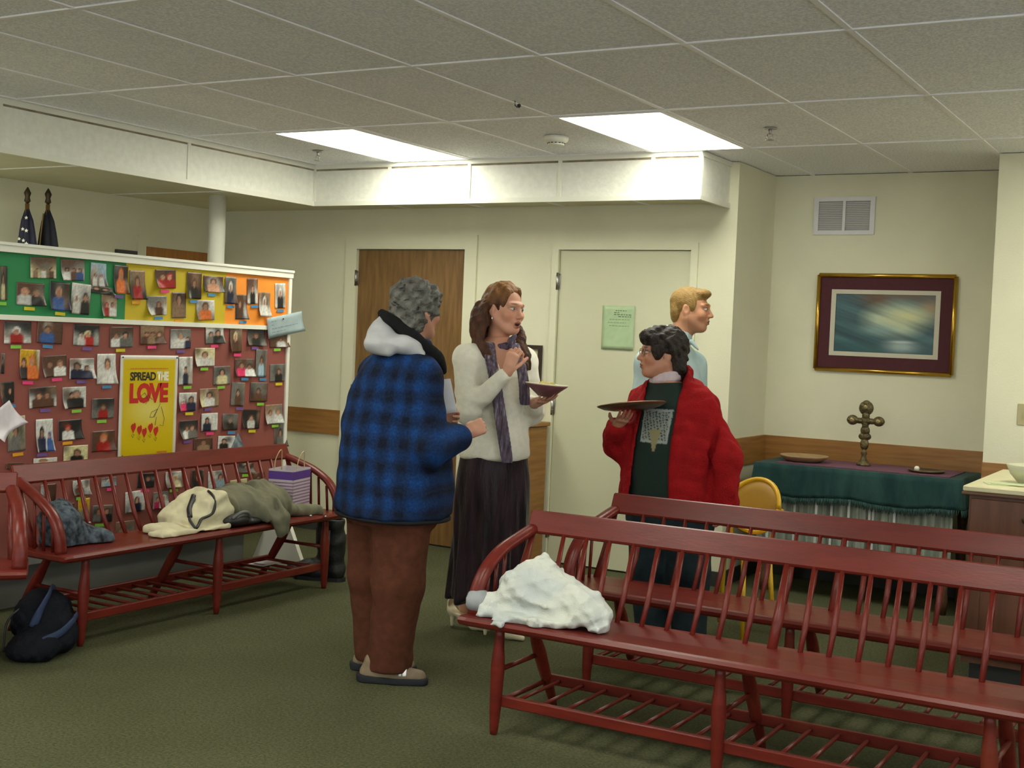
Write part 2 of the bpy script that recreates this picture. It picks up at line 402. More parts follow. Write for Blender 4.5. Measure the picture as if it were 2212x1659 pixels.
# ------------------------------------------------------------------ red deacon benches
M_red = mat('barn_red_paint', S(108, 36, 27), 0.32, scale=5, color2=S(94, 29, 22), stretch=(1, 6, 6), bump=0.04, bscale=30, spec=0.3)
def red_worn():
    nt = M_red.node_tree; n = nt.nodes; b = n['Principled BSDF']; src = b.inputs['Base Color'].links[0].from_socket
    tc = [x for x in n if x.type == 'TEX_COORD'][0]
    nz = n.new('ShaderNodeTexNoise'); nz.inputs['Scale'].default_value = 2.2; nz.inputs['Detail'].default_value = 8
    nt.links.new(tc.outputs['Object'], nz.inputs['Vector'])
    r = n.new('ShaderNodeValToRGB'); r.color_ramp.elements[0].position = 0.60; r.color_ramp.elements[1].position = 0.72
    r.color_ramp.elements[0].color = (0, 0, 0, 1); r.color_ramp.elements[1].color = (.55, .55, .55, 1)
    nt.links.new(nz.outputs['Fac'], r.inputs[0])
    mx = n.new('ShaderNodeMix'); mx.data_type = 'RGBA'; nt.links.new(r.outputs[0], mx.inputs[0])
    nt.links.new(src, mx.inputs[6]); mx.inputs[7].default_value = (*S(124, 58, 37), 1)
    nt.links.new(mx.outputs[2], b.inputs['Base Color'])
red_worn()
SEAT_Z = 0.43
def make_bench():
    r = empty('deacon_bench')
    # seat plank: rounded front edge, slight dish
    prof = [(0.012, SEAT_Z - .036), (0.0, SEAT_Z - .026), (-.004, SEAT_Z - .014), (0.004, SEAT_Z - .003), (.02, SEAT_Z), (.16, SEAT_Z - .006), (.29, SEAT_Z), (.325, SEAT_Z), (.335, SEAT_Z - .01), (.33, SEAT_Z - .03), (.30, SEAT_Z - .036)]
    v = []; f = []; n = len(prof); xs = [-1.01, -1.005, -.97, 0, .97, 1.005, 1.01]
    for k, x in enumerate(xs):
        s = (.93, .98, 1, 1, 1, .98, .93)[k]
        for (y, z) in prof: v.append((x, .165 + (y - .165) * s, SEAT_Z - .018 + (z - SEAT_Z + .018) * (.5, .9, 1, 1, 1, .9, .5)[k]))
    for k in range(len(xs) - 1):
        for i in range(n):
            j = (i + 1) % n; f.append((k * n + i, k * n + j, k * n + n + j, k * n + n + i))
    f.append(tuple(reversed(range(n)))); f.append(tuple(range((len(xs) - 1) * n, len(xs) * n)))
    f = [tuple(reversed(q)) for q in f]
    obj('seat', mesh('seat', v, f), M_red, r)
    # legs
    prof = [(0, .013), (.05, .016), (.22, .021), (.62, .026), (.74, .022), (.80, .019), (.9, .018), (1.0, .016)]
    for x in (-.865, 0.0, .865):
        for (yt, yb) in ((.055, .06), (.27, .53)):
            a = Vector((x, yb, 0)); b = Vector((x * .985, yt, SEAT_Z - .02))
            MB().tube([tuple(a.lerp(b, t)) for t, q in prof], [q for t, q in prof], 12).build('leg', M_red, r)
        MB().tube([(x, .06, .235), (x, .385, .235)], .010, 8).build('side_stretcher', M_red, r)
        MB().tube([(x, .06, .115), (x, .46, .115)], .010, 8).build('side_stretcher', M_red, r)
    for y in (.075, .455):
        MB().box((-.865, y - .012, .105), (.865, y + .012, .145), ch=.004).build('long_stretcher', M_red, r)
    sl = MB().tube([(0, .08, .125), (0, .45, .125)], .008, 6).me('shelf_slat'); sl.materials.append(M_red)
    for k in range(17):
        x = -.80 + k * .1
        if min(abs(x - q) for q in (-.865, 0, .865)) < .03: continue
        obj('shelf_slat', sl, None, r, (x, 0, 0))
    # back rail, tilted with the spindles
    ang = math.radians(-24)
    M = Matrix.Translation((0, .432, .740)) @ Matrix.Rotation(ang, 4, 'X')
    MB().box((-.955, -.012, -.046), (.955, .012, .046), M, ch=.006).build('back_rail', M_red, r)
    sp = MB().tube([(0, .288, SEAT_Z - .01), (0, .345, .52), (0, .412, .705)], [.0095, .0115, .0085], 8).me('spindle'); sp.materials.append(M_red)
    post = MB().tube([(0, .285, SEAT_Z - .01), (0, .345, .52), (0, .412, .702)], [.018, .020, .011], 10).me('back_post'); post.materials.append(M_red)
    for k in range(-9, 9):
        x = .095 + k * .0985
        if abs(x) > .86: continue
        obj('back_post' if k == 0 else 'spindle', post if k == 0 else sp, None, r, (x, 0, 0))
    for s in (-1, 1):
        MB().tube([(s * .945, .285, SEAT_Z - .01), (s * .94, .345, .52), (s * .93, .412, .702)], [.018, .020, .012], 10).build('back_post', M_red, r)
        path = spline([(s * .932, .425, .715), (s * .945, .345, .690), (s * .965, .235, .648), (s * .972, .135, .585), (s * .978, .085, .505), (s * .975, .075, SEAT_Z - .005)], 5)
        MB().tube(path, 1.0, 10, flat=(.019, .027, (s * 1.0, 0, 0)) if 0 else (.030, .019, (1, 0, 0))).build('arm', M_red, r)
        for (y, zt) in ((.135, .565), (.195, .610), (.255, .645)):
            MB().tube([(s * .968, y, SEAT_Z - .01), (s * .965, y + .01, zt)], .0075, 8).build('arm_spindle', M_red, r)
    return r
bench = make_bench()
tag(bench, 'nearest red spindle-back bench with a white jacket on its seat', 'bench', 'red spindle-back benches')
bench.location = (-1.475, 3.965, 0)
def bench_copy(loc, rz, label):
    b = copy_tree(bench); b.location = loc; b.rotation_euler = (0, 0, rz); b['label'] = label; return b
bench_copy((-1.485, 4.735, 0), 0, 'red spindle-back bench standing right behind the nearest bench')
bench_copy((-4.40, 4.835, 0), math.pi / 2, 'red spindle-back bench along the photo board, holding jackets and a gift bag')
bench_copy((-4.893, 2.722, 0), math.radians(50), 'red spindle-back bench cut off by the left edge of the picture')

# ------------------------------------------------------------------ photo board (free-standing partition)
BX = -5.20; BY0, BY1 = 3.50, 6.205; BZ0, BZ1 = 0.25, 1.80
board = empty('photo_board', (BX, 4.7, 0), 0, 'long free-standing display board with red, green, yellow and orange paper', 'display board')
def bpart(name, a, b, m, par=board):
    o = MB().box(a, b).build(name, m, par); o.matrix_parent_inverse = Matrix.Identity(4); o.location = (-BX, -4.7, 0); return o
M_redp = mat('red_backing_paper', S(140, 76, 66), 0.8, var=0.06, scale=6, bump=0.1, bscale=20)
bpart('backing_panel', (BX - .03, BY0, BZ0), (BX - .004, BY1, BZ1 - .03), mat('board_back', (.35, .34, .30), .8, var=.05))
bpart('red_paper', (BX - .004, BY0 + .02, BZ0 + .02), (BX, BY1 - .025, 1.445), M_redp)
bpart('green_paper', (BX - .004, BY0 + .02, 1.46), (BX, 4.862, 1.768), mat('green_paper', S(40, 128, 74), 0.75, var=.05, scale=5))
bpart('yellow_paper', (BX - .004, 4.862, 1.46), (BX + .0005, 5.627, 1.768), mat('yellow_paper', S(196, 172, 30), 0.7, var=.05, scale=5))
bpart('orange_paper', (BX - .004, 5.627, 1.46), (BX + .0002, BY1 - .025, 1.768), mat('orange_paper', S(236, 142, 42), 0.7, var=.06, scale=4))
tr = bpart('top_rail', (BX - .045, BY0, 1.765), (BX + .016, BY1 + .006, 1.803), M_white)
tr2 = bpart('cap_bead', (BX - .05, BY0, 1.798), (BX + .022, BY1 + .008, 1.812), M_white)
bpart('middle_rail', (BX - .004, BY0, 1.440), (BX + .012, BY1 - .02, 1.465), M_white)
bpart('side_rail', (BX - .045, BY1 - .026, BZ0), (BX + .012, BY1, 1.765), M_white)
bpart('bottom_rail', (BX - .04, BY0, BZ0 - .02), (BX + .004, BY1, BZ0 + .02), mat('grey_partition_paint', (.16, .16, .145), .7, var=.06, scale=4))
bpart('lower_panel', (BX - .16, BY0, 0.0), (BX - .12, 5.99, .30), mat('grey_partition_paint', (.16, .16, .145), .7, var=.06, scale=4))
bpart('bracket', (BX - .125, BY0, .26), (BX - .03, 5.95, .29), M_dark)
def foot(y):
    v = []; f = []
    for yy in (y - .015, y + .015): v += [(-5.30, yy, 0), (-4.89, yy, 0), (-4.90, yy, .03), (-5.085, yy, .40), (-5.125, yy, .40), (-5.29, yy, .03)]
    f = [tuple(range(5, -1, -1)), tuple(range(6, 12))] + [(i, (i + 1) % 6, 6 + (i + 1) % 6, 6 + i) for i in range(6)]
    f = [tuple(reversed(q)) for q in f]
    o = obj('triangular_foot', mesh('triangular_foot', v, f), M_white, board); o.location = (-BX, -4.7, 0)
foot(6.06); foot(3.62)

# ------------------------------------------------------------------ printed snapshots
PAL = dict(k=(.018, .016, .016), g=S(112, 110, 104), w=S(205, 203, 196), b=S(52, 84, 140), d=S(34, 38, 62), r=S(165, 36, 34), o=S(206, 108, 52), y=S(200, 160, 30), n=S(86, 58, 44), t=S(140, 112, 86), s=S(190, 140, 112), e=S(52, 72, 44), p=S(205, 46, 96), l=S(150, 176, 190), c=S(206, 196, 150))
TAGC = dict(lime=S(130, 190, 60), blue=S(70, 130, 175), yellow=S(205, 190, 30), pink=S(225, 60, 120), purple=S(110, 80, 140), orange=S(220, 150, 30))
M_print = vcol_mat('photo_print', 0.35, spec=0.4)
rng = np.random.RandomState(11)
def paint(nu, nv, bg1, bg2, figs):
    """colours of a small printed picture; u to the right, v upward, both 0..1"""
    u, v = np.meshgrid((np.arange(nu)) / (nu - 1), (np.arange(nv)) / (nv - 1), indexing='xy')
    a, b = np.array(PAL[bg1]), np.array(PAL[bg2])
    t = 1 / (1 + np.exp(-(v - .45 + .15 * np.sin(u * 5 + rng.rand() * 6)) * 9))
    C = b + (a - b) * t[..., None]
    for _ in range(3):      # soft background shapes
        cx, cy, rx, ry = rng.rand(), rng.rand(), .1 + .2 * rng.rand(), .15 + .3 * rng.rand()
        mk = np.clip(1.4 - np.hypot((u - cx) / rx, (v - cy) / ry), 0, 1)[..., None]
        C = C * (1 - .6 * mk) + (np.array(PAL[rng.choice(list('kgwntnk'))])) * .6 * mk
    for cx, sz, hair, body in figs:
        hy = .30 + sz * .62; hr = sz * .30
        skin = np.array(PAL['s']) * (.55 + .5 * rng.rand())
        mb = np.clip((1.15 - np.maximum(np.abs(u - cx) / (sz * .52), np.maximum(0, (v - hy + hr * .9)) / .12)) * 6, 0, 1)[..., None]
        mb = mb * np.clip((hy - hr * .8 - v) * 14 + 1 - ((u - cx) / (sz * .6)) ** 2 * 2, 0, 1)[..., None]
        C = C * (1 - mb) + np.array(PAL[body]) * (.8 + .4 * rng.rand()) * mb
        mh = np.clip((1.12 - np.hypot((u - cx) / (hr * 1.05), (v - hy - hr * .15) / (hr * 1.25))) * 5, 0, 1)[..., None]
        C = C * (1 - mh) + np.array(PAL[hair]) * mh
        mf = np.clip((1.05 - np.hypot((u - cx) / (hr * .72), (v - hy + hr * .2) / hr)) * 5, 0, 1)[..., None]
        C = C * (1 - mf) + skin * mf
    C = C * (0.8 + 0.4 * rng.rand(*u.shape)[..., None])
    return np.clip(C, 0, 1).reshape(-1, 3)
def card(name, w, h, nu, nv, cols, curl=(0, 0), th=.0012):
    """thin sheet in local YZ plane (normal +X), centre at origin, corners may curl off the wall"""
    v = []; f = []
    for layer in (0, 1):
        for j in range(nv):
            for i in range(nu):
                a, b = i / (nu - 1), j / (nv - 1)
                off = curl[0] * max(0, 1 - (a + b) * 1.4) ** 2 + curl[1] * max(0, 1 - (1 - a + b) * 1.4) ** 2
                v.append((off + (0 if layer else -th), (a - .5) * w, (b - .5) * h))
    N = nu * nv; q = lambda i, j: j * nu + i
    for j in range(nv - 1):
        for i in range(nu - 1):
            f.append((N + q(i, j), N + q(i + 1, j), N + q(i + 1, j + 1), N + q(i, j + 1))); f.append((q(i, j), q(i, j + 1), q(i + 1, j + 1), q(i + 1, j)))
    for i in range(nu - 1):
        f.append((q(i, 0), q(i + 1, 0), N + q(i + 1, 0), N + q(i, 0))); f.append((q(i + 1, nv - 1), q(i, nv - 1), N + q(i, nv - 1), N + q(i + 1, nv - 1)))
    for j in range(nv - 1):
        f.append((q(0, j + 1), q(0, j), N + q(0, j), N + q(0, j + 1))); f.append((q(nu - 1, j), q(nu - 1, j + 1), N + q(nu - 1, j + 1), N + q(nu - 1, j)))
    me = mesh(name, v, f, True); back = np.full((N, 3), .62)
    set_col(me, np.vstack([back, cols])); me.materials.append(M_print)
    return me
PHOTOS = [
 (4.094, 1.615, 0.038, 0.164, 'narrow snapshot with a cream stripe at the left end of the green strip', 'k', 'n', [(0.4, 0.5, 'k', 'c')], 'lime'),
 (4.322, 1.704, 0.155, 0.104, 'snapshot of long cream dining tables, first in the upper row on green', 'n', 'c', [(0.2, 0.18, 'k', 't'), (0.5, 0.18, 'n', 'w'), (0.8, 0.2, 'k', 'n')], ''),
 (4.502, 1.705, 0.149, 0.107, 'snapshot of a crowd in white and brown, upper row on green', 'n', 'w', [(0.25, 0.3, 'k', 'w'), (0.55, 0.3, 'n', 'n'), (0.8, 0.3, 'n', 'b')], ''),
 (4.671, 1.691, 0.102, 0.121, 'upright snapshot with a pale blue sky over a small crowd', 'l', 'n', [(0.3, 0.25, 'k', 'w'), (0.7, 0.25, 'r', 'w')], ''),
 (4.697, 1.612, 0.15, 0.036, 'low wide snapshot of dark heads below the pale sky snapshot', 'g', 'w', [(0.25, 0.6, 'k', 'k'), (0.65, 0.55, 'k', 'k')], ''),
 (4.82, 1.676, 0.096, 0.151, 'upright snapshot of a golden lit face at the right end of the green strip', 'k', 'n', [(0.5, 0.55, 'o', 'o')], 'purple'),
 (4.25, 1.57, 0.163, 0.111, 'snapshot of a bald person in white beside one in a dark suit', 'n', 'n', [(0.3, 0.45, 's', 'w'), (0.72, 0.38, 't', 'k')], 'yellow'),
 (4.426, 1.568, 0.123, 0.143, 'snapshot of a person in a blue shirt leaning, on dark ground', 'k', 'd', [(0.45, 0.5, 's', 'b')], 'yellow'),
 (4.558, 1.561, 0.122, 0.156, 'creased black and white snapshot on the green strip', 'w', 'n', [(0.3, 0.35, 'w', 'w'), (0.75, 0.4, 'k', 'k')], ''),
 (4.75, 1.535, 0.104, 0.115, 'reddish snapshot at the lower right of the green strip', 't', 'w', [(0.35, 0.35, 'r', 'r'), (0.7, 0.35, 'n', 'w')], 'lime'),
 (4.939, 1.653, 0.109, 0.156, 'upright snapshot of a person in a red top at the left of the yellow strip', 't', 'k', [(0.5, 0.5, 'n', 'r')], 'orange'),
 (5.142, 1.697, 0.153, 0.104, 'curling snapshot of two close faces, top of the yellow strip', 'n', 'n', [(0.35, 0.5, 'n', 'r'), (0.7, 0.5, 'r', 'r')], 'pink'),
 (5.086, 1.549, 0.146, 0.103, 'curling snapshot with a white lower edge, low on the yellow strip', 'g', 'w', [(0.6, 0.4, 'n', 'n')], 'blue'),
 (5.251, 1.558, 0.107, 0.143, 'upright close-up of a tanned face, low on the yellow strip', 'n', 't', [(0.5, 0.65, 'k', 't')], 'orange'),
 (5.363, 1.673, 0.115, 0.149, 'upright snapshot of a person in a dark top, upper yellow strip', 'n', 'k', [(0.5, 0.45, 'n', 'k')], 'blue'),
 (5.518, 1.69, 0.161, 0.093, 'wide snapshot of a face in shadow at the upper right of the yellow strip', 'n', 'k', [(0.5, 0.55, 'n', 's')], 'blue'),
 (5.46, 1.538, 0.147, 0.113, 'snapshot of an orange lit face against pale cloth on yellow', 'w', 'g', [(0.5, 0.6, 'n', 'o')], ''),
 (5.659, 1.661, 0.093, 0.158, 'upright snapshot of a person in purple where yellow meets orange', 'g', 'n', [(0.5, 0.5, 'w', 'd')], 'blue'),
 (5.758, 1.569, 0.095, 0.147, 'dark purple upright snapshot, lowest on the orange strip', 'n', 'k', [(0.4, 0.5, 'n', 'n')], 'blue'),
 (5.852, 1.667, 0.091, 0.153, 'upright snapshot of a person in black and white, upper orange strip', 'n', 'w', [(0.5, 0.45, 'n', 'k')], 'blue'),
 (5.958, 1.593, 0.099, 0.145, 'upright snapshot of a white haired person in white on orange', 't', 'w', [(0.5, 0.5, 'w', 'w')], ''),
 (6.106, 1.651, 0.095, 0.153, 'upright portrait of a person in black on white, right end of the orange strip', 'w', 'w', [(0.5, 0.5, 'w', 'k')], 'blue'),
 (4.181, 1.38, 0.157, 0.106, 'snapshot of a person in red before white curtains, top left of the red board', 'k', 'w', [(0.45, 0.45, 'w', 'r')], 'lime'),
 (4.372, 1.385, 0.153, 0.109, 'snapshot of a person in blue beside a brown wall, top row of the red board', 'n', 'n', [(0.4, 0.5, 'n', 'b')], 'blue'),
 (4.606, 1.377, 0.167, 0.109, 'nearly black snapshot with one figure in red, top row of the red board', 'k', 'k', [(0.55, 0.4, 'c', 'r'), (0.3, 0.25, 'w', 'w')], 'purple'),
 (4.842, 1.372, 0.158, 0.109, 'snapshot of people by a bright window, top row of the red board', 'n', 'g', [(0.25, 0.4, 'n', 'w'), (0.65, 0.45, 'k', 'g')], 'yellow'),
 (5.058, 1.389, 0.172, 0.104, 'faded brown group snapshot in the middle of the top red row', 't', 'n', [(0.25, 0.35, 'n', 'n'), (0.5, 0.35, 'n', 't'), (0.8, 0.35, 'n', 'n')], 'pink'),
 (5.274, 1.371, 0.158, 0.11, 'snapshot of a grey haired person in white and navy above the poster', 'g', 'w', [(0.5, 0.55, 'g', 'w'), (0.85, 0.3, 'd', 'd')], 'purple'),
 (5.541, 1.397, 0.145, 0.097, 'snapshot of two people in grey, top red row right of the poster', 'w', 'g', [(0.3, 0.4, 'k', 'g'), (0.7, 0.5, 'k', 'k')], 'pink'),
 (5.72, 1.373, 0.101, 0.146, 'upright snapshot of a pale haired person in dark red, top red row', 't', 'n', [(0.45, 0.5, 'c', 'n')], 'pink'),
 (5.899, 1.392, 0.157, 0.101, 'dark snapshot of a person in olive, just left of the blue note', 'k', 'g', [(0.5, 0.45, 'n', 'k')], 'purple'),
 (6.107, 1.376, 0.164, 0.081, 'dark red snapshot with a white corner, half under the blue note', 'n', 'n', [(0.6, 0.4, 'n', 'w')], 'lime'),
 (4.098, 1.23, 0.02, 0.099, 'sliver of a grey snapshot at the left edge, second red row', 'g', 'k', [(0.4, 0.5, 'k', 'k')], ''),
 (4.256, 1.225, 0.118, 0.148, 'upright snapshot of a person in orange, second red row', 'y', 'o', [(0.6, 0.5, 'o', 'o'), (0.2, 0.4, 'k', 'k')], 'pink'),
 (4.407, 1.218, 0.149, 0.107, 'snapshot of a couple, one in white, second red row', 'n', 'n', [(0.3, 0.45, 'n', 'n'), (0.72, 0.45, 't', 'w')], 'pink'),
 (4.579, 1.205, 0.157, 0.105, 'snapshot of two people in dark jackets by white curtains, second red row', 'w', 'w', [(0.3, 0.5, 'k', 'd'), (0.7, 0.35, 'k', 'd')], 'purple'),
 (4.744, 1.203, 0.124, 0.158, 'upright snapshot of a brown haired person in white just left of the poster', 'w', 'w', [(0.55, 0.55, 'n', 'w')], 'blue'),
 (5.319, 1.192, 0.108, 0.157, 'upright snapshot of a black silhouette on white just right of the poster', 'w', 'w', [(0.5, 0.35, 'k', 'd')], 'lime'),
 (5.466, 1.27, 0.16, 0.105, 'snapshot of a person before pale yellow curtains, right of the poster', 'c', 'w', [(0.5, 0.5, 'n', 'w')], 'lime'),
 (5.616, 1.164, 0.141, 0.107, 'snapshot of a dark haired person on grey, right of the poster', 'g', 'g', [(0.5, 0.55, 'k', 'c')], 'lime'),
 (5.805, 1.209, 0.167, 0.105, 'snapshot of a person in bright pink beside one in white', 'n', 'n', [(0.35, 0.5, 'n', 'p'), (0.75, 0.4, 'k', 'w')], 'blue'),
 (5.95, 1.237, 0.099, 0.165, 'upright snapshot of a person in pale blue, right part of the red board', 'g', 'g', [(0.5, 0.45, 'k', 'l')], 'blue'),
 (6.104, 1.177, 0.137, 0.108, 'grey snapshot of a person in black by the right edge, second red row', 'g', 'g', [(0.6, 0.45, 'n', 'k')], 'yellow'),
 (4.13, 1.09, 0.076, 0.103, 'dark snapshot with a white corner at the left edge, third red row', 'k', 'k', [(0.7, 0.45, 'k', 'k')], 'blue'),
 (4.34, 1.063, 0.165, 0.102, 'snapshot of two people at a white table, third red row', 'k', 'w', [(0.35, 0.45, 'n', 'n'), (0.65, 0.45, 'n', 'n')], 'purple'),
 (4.539, 1.057, 0.15, 0.109, 'snapshot of two people embracing in black, third red row', 'w', 'w', [(0.4, 0.45, 'k', 'k'), (0.6, 0.55, 'g', 'k')], 'lime'),
 (4.729, 0.996, 0.148, 0.104, 'grey snapshot of a person in red and white, beside the middle of the poster', 'k', 'g', [(0.5, 0.4, 'n', 'r')], 'lime'),
 (5.341, 1.016, 0.138, 0.104, "snapshot of a person in navy with a pale child, right of the poster's middle", 'w', 'g', [(0.25, 0.35, 'w', 'p'), (0.7, 0.5, 'k', 'd')], 'yellow'),
 (5.516, 1.037, 0.155, 0.106, 'snapshot of a dark haired person in white before cream curtains', 't', 'c', [(0.5, 0.5, 'k', 'w')], 'purple'),
 (5.755, 1.052, 0.114, 0.14, 'upright grey-green snapshot, third red row toward the right', 'g', 'g', [(0.5, 0.4, 'k', 'n')], 'purple'),
 (5.939, 1.062, 0.152, 0.116, 'olive snapshot of a standing figure, third red row toward the right', 'g', 'n', [(0.45, 0.4, 'k', 'n')], 'lime'),
 (4.191, 0.887, 0.103, 0.172, 'upright snapshot of a dark haired person in grey, left of the fourth row', 'c', 'g', [(0.45, 0.45, 'k', 'g')], 'orange'),
 (4.356, 0.872, 0.103, 0.162, 'upright snapshot of a dark figure with a blue chair on white', 'w', 'w', [(0.35, 0.45, 'k', 'd'), (0.8, 0.3, 'b', 'b')], 'purple'),
 (4.515, 0.893, 0.145, 0.102, 'dark snapshot of a person in a white shirt, fourth red row', 'k', 'k', [(0.4, 0.45, 'r', 'w')], 'orange'),
 (4.739, 0.824, 0.154, 0.108, 'brown snapshot of a warm lit person beside the foot of the poster', 'n', 'n', [(0.5, 0.5, 'o', 'r')], ''),
 (5.357, 0.858, 0.144, 0.105, 'dark curling snapshot right beside the lower poster', 'k', 'g', [(0.4, 0.4, 'n', 'w'), (0.7, 0.45, 'n', 'g')], 'purple'),
 (5.522, 0.895, 0.132, 0.102, 'snapshot of a figure in black above a white shape, fourth red row', 'w', 'w', [(0.35, 0.45, 'k', 'd')], 'pink'),
 (5.697, 0.889, 0.131, 0.095, 'grey snapshot of a person in charcoal, fourth red row right', 'g', 'k', [(0.5, 0.45, 'g', 'k')], 'blue'),
 (5.878, 0.9, 0.156, 0.115, 'black snapshot of a figure in white, fourth red row right', 'k', 'k', [(0.5, 0.4, 'n', 'w')], 'yellow'),
 (6.08, 0.924, 0.157, 0.118, 'snapshot of several people in white near the right edge', 't', 'w', [(0.3, 0.4, 'n', 'w'), (0.75, 0.45, 't', 'w')], 'lime'),
 (6.152, 0.792, 0.111, 0.15, 'dark upright snapshot overhanging the right edge of the board', 'g', 'k', [(0.5, 0.45, 'k', 'g')], ''),
 (4.557, 0.761, 0.156, 0.098, 'snapshot of a person in black by a yellow curtain, just above the bench rail', 'c', 'c', [(0.55, 0.5, 'n', 'k')], ''),
 (5.478, 0.762, 0.149, 0.085, 'brown close-up snapshot just above the bench rail right of the poster', 'n', 'n', [(0.5, 0.6, 'n', 't')], ''),
 (5.672, 0.766, 0.143, 0.083, 'pale snapshot with a dark left figure just above the bench rail', 'w', 'w', [(0.35, 0.5, 'k', 'k')], ''),
 (4.367, 0.736, 0.144, 0.044, 'pale snapshot half hidden by the bench rail, left part', 'w', 'c', [(0.4, 0.6, 't', 'w')], ''),
 (4.186, 0.73, 0.098, 0.029, 'dark green snapshot half hidden by the bench rail at the far left', 'n', 'e', [(0.5, 0.5, 'k', 'k')], ''),
 (4.392, 0.569, 0.094, 0.11, 'olive snapshot under the rail at the left end of the far bench', 'n', 'k', [(0.5, 0.45, 'n', 'n')], 'orange'),
 (4.598, 0.59, 0.109, 0.078, 'snapshot with a white right edge under the left part of the rail', 'w', 'g', [(0.4, 0.5, 'n', 'n')], 'lime'),
 (4.782, 0.605, 0.103, 0.047, 'pale blue snapshot under the rail with a pink tag', 'g', 'l', [(0.5, 0.5, 'w', 'l')], 'pink'),
 (5.048, 0.592, 0.123, 0.078, 'black snapshot under the rail below the poster', 'k', 'k', [(0.6, 0.5, 'n', 'k')], 'pink'),
 (5.252, 0.581, 0.123, 0.09, 'snapshot of a pale blond person under the rail right of the poster', 'w', 'n', [(0.6, 0.5, 'c', 'c')], 'lime'),
 (5.44, 0.564, 0.095, 0.116, 'upright snapshot of a face on black under the rail', 'k', 'k', [(0.5, 0.6, 'n', 'k')], ''),
 (5.598, 0.555, 0.14, 0.104, 'snapshot of two pale figures under the right part of the rail', 'w', 'n', [(0.25, 0.4, 'w', 'w'), (0.75, 0.5, 'k', 'l')], ''),
 (5.847, 0.606, 0.133, 0.057, 'black and grey snapshot directly under the rail near its right end', 'k', 'g', [(0.5, 0.5, 'k', 'g')], 'lime'),
 (5.785, 0.515, 0.146, 0.055, "dark snapshot behind the grey jacket's top edge", 'c', 'k', [(0.5, 0.4, 'k', 'k')], ''),
 (5.962, 0.537, 0.122, 0.067, "brown snapshot behind the gift bag's left side", 'n', 'n', [(0.5, 0.4, 'k', 'n')], ''),
 (4.516, 0.472, 0.086, 0.086, 'snapshot of a person in olive above the dark patterned garment', 'n', 'e', [(0.5, 0.5, 'n', 'd')], 'pink'),
 (4.619, 0.475, 0.077, 0.114, 'upright grey snapshot with a yellow edge behind the spindles', 'y', 'g', [(0.6, 0.5, 'k', 'g')], ''),
 (4.748, 0.44, 0.137, 0.089, 'wide dark green snapshot behind the spindles of the bench by the board', 'g', 'k', [(0.3, 0.5, 'n', 'g'), (0.7, 0.5, 'n', 'k')], 'lime'),
 (4.971, 0.484, 0.139, 0.114, 'snapshot of a seated figure on white left of the cream garment', 'w', 'w', [(0.6, 0.4, 'k', 'd')], ''),
 (5.158, 0.474, 0.114, 0.094, 'snapshot of a pale figure partly behind the cream garment', 'g', 'w', [(0.3, 0.4, 'n', 'p'), (0.7, 0.5, 'w', 'w')], ''),
 (4.908, 0.338, 0.13, 0.091, 'tan snapshot low on the board near the bench seat', 't', 'n', [(0.4, 0.5, 'n', 't')], ''),
]

for k, (Y, Z, W_, H_, label, b1, b2, figs, tg) in enumerate(PHOTOS):
    n = 17
    cu = (rng.choice([0, .0, .02]), rng.choice([0, 0, .025]))
    if 'curling' in label: cu = (.035, .0)
    me = card('snapshot', W_, H_, n, n, paint(n, n, b1, b2, figs), cu)
    o = obj('snapshot', me, None, None, (BX + .004 + .0018 * (k % 3), Y, Z)); o.rotation_euler = (rng.uniform(-.06, .06), 0, 0)
    tag(o, label, 'photo', 'snapshots pinned to the photo board')
    if tg:
        t_ = MB().box((-.0006, -.031, -.008), (.0006, .031, .008)).build('name_tag', mat('tag_' + tg, TAGC[tg], .6, var=.04), o)
        t_.location = (.0015, rng.uniform(-.02, .02), -H_ / 2 - .016)
# triangular print near the right end, above the bench rail
tri = mesh('pennant_print', [(0, -.055, -.05), (0, .06, -.05), (0, .0, .05), (.002, -.055, -.05), (.002, .06, -.05), (.002, .0, .05)], [(0, 2, 1), (3, 4, 5), (0, 1, 4, 3), (1, 2, 5, 4), (2, 0, 3, 5)])
o = obj('pennant_print', tri, mat('blue_grey_print', S(80, 98, 110), .5, color2=S(140, 150, 155), scale=30), None, (BX + .004, 5.765, .778))
tag(o, 'triangular blue-grey paper print above the bench rail', 'paper')

# pale blue note over the right edge of the board
note = obj('blue_note', card('blue_note', .33, .125, 12, 6, np.tile(S(150, 166, 168), (72, 1)) * (0.92 + .16 * rng.rand(72, 1)), (0, .02)), None, None, (BX + .020, 6.145, 1.475)); note.rotation_euler = (.17, 0, 0)
tag(note, 'pale blue handwritten note pinned across the right edge of the board', 'paper')
mk = MB()
for r_ in range(4):
    y = -.13
    while y < .12:
        l = rng.uniform(.012, .035); mk.box((.0012, y, .035 - r_ * .022), (.0016, y + l, .037 - r_ * .022)); y += l + .01
        if rng.rand() < .2: break
mk.build('pen_writing', mat('pen_ink', S(70, 95, 120), .6), note)
MB().lathe([(.004, 0), (.005, .004), (.003, .008)], 10, (0, 0, 0), Matrix.Translation((.002, -.02, .04)) @ Matrix.Rotation(math.pi / 2, 4, 'Y')).build('push_pin', mat('pin_purple', S(110, 50, 120), .4), note)
# white curled paper at the far left
wp = obj('curled_paper', card('curled_paper', .16, .13, 12, 10, np.tile(S(214, 206, 210), (120, 1)) * (.94 + .1 * rng.rand(120, 1)), (.05, .05)), None, None, (BX + .022, 4.10, .955)); wp.rotation_euler = (.6, 0, 0)
tag(wp, 'white curled paper with a pink smudge at the left edge of the board', 'paper')

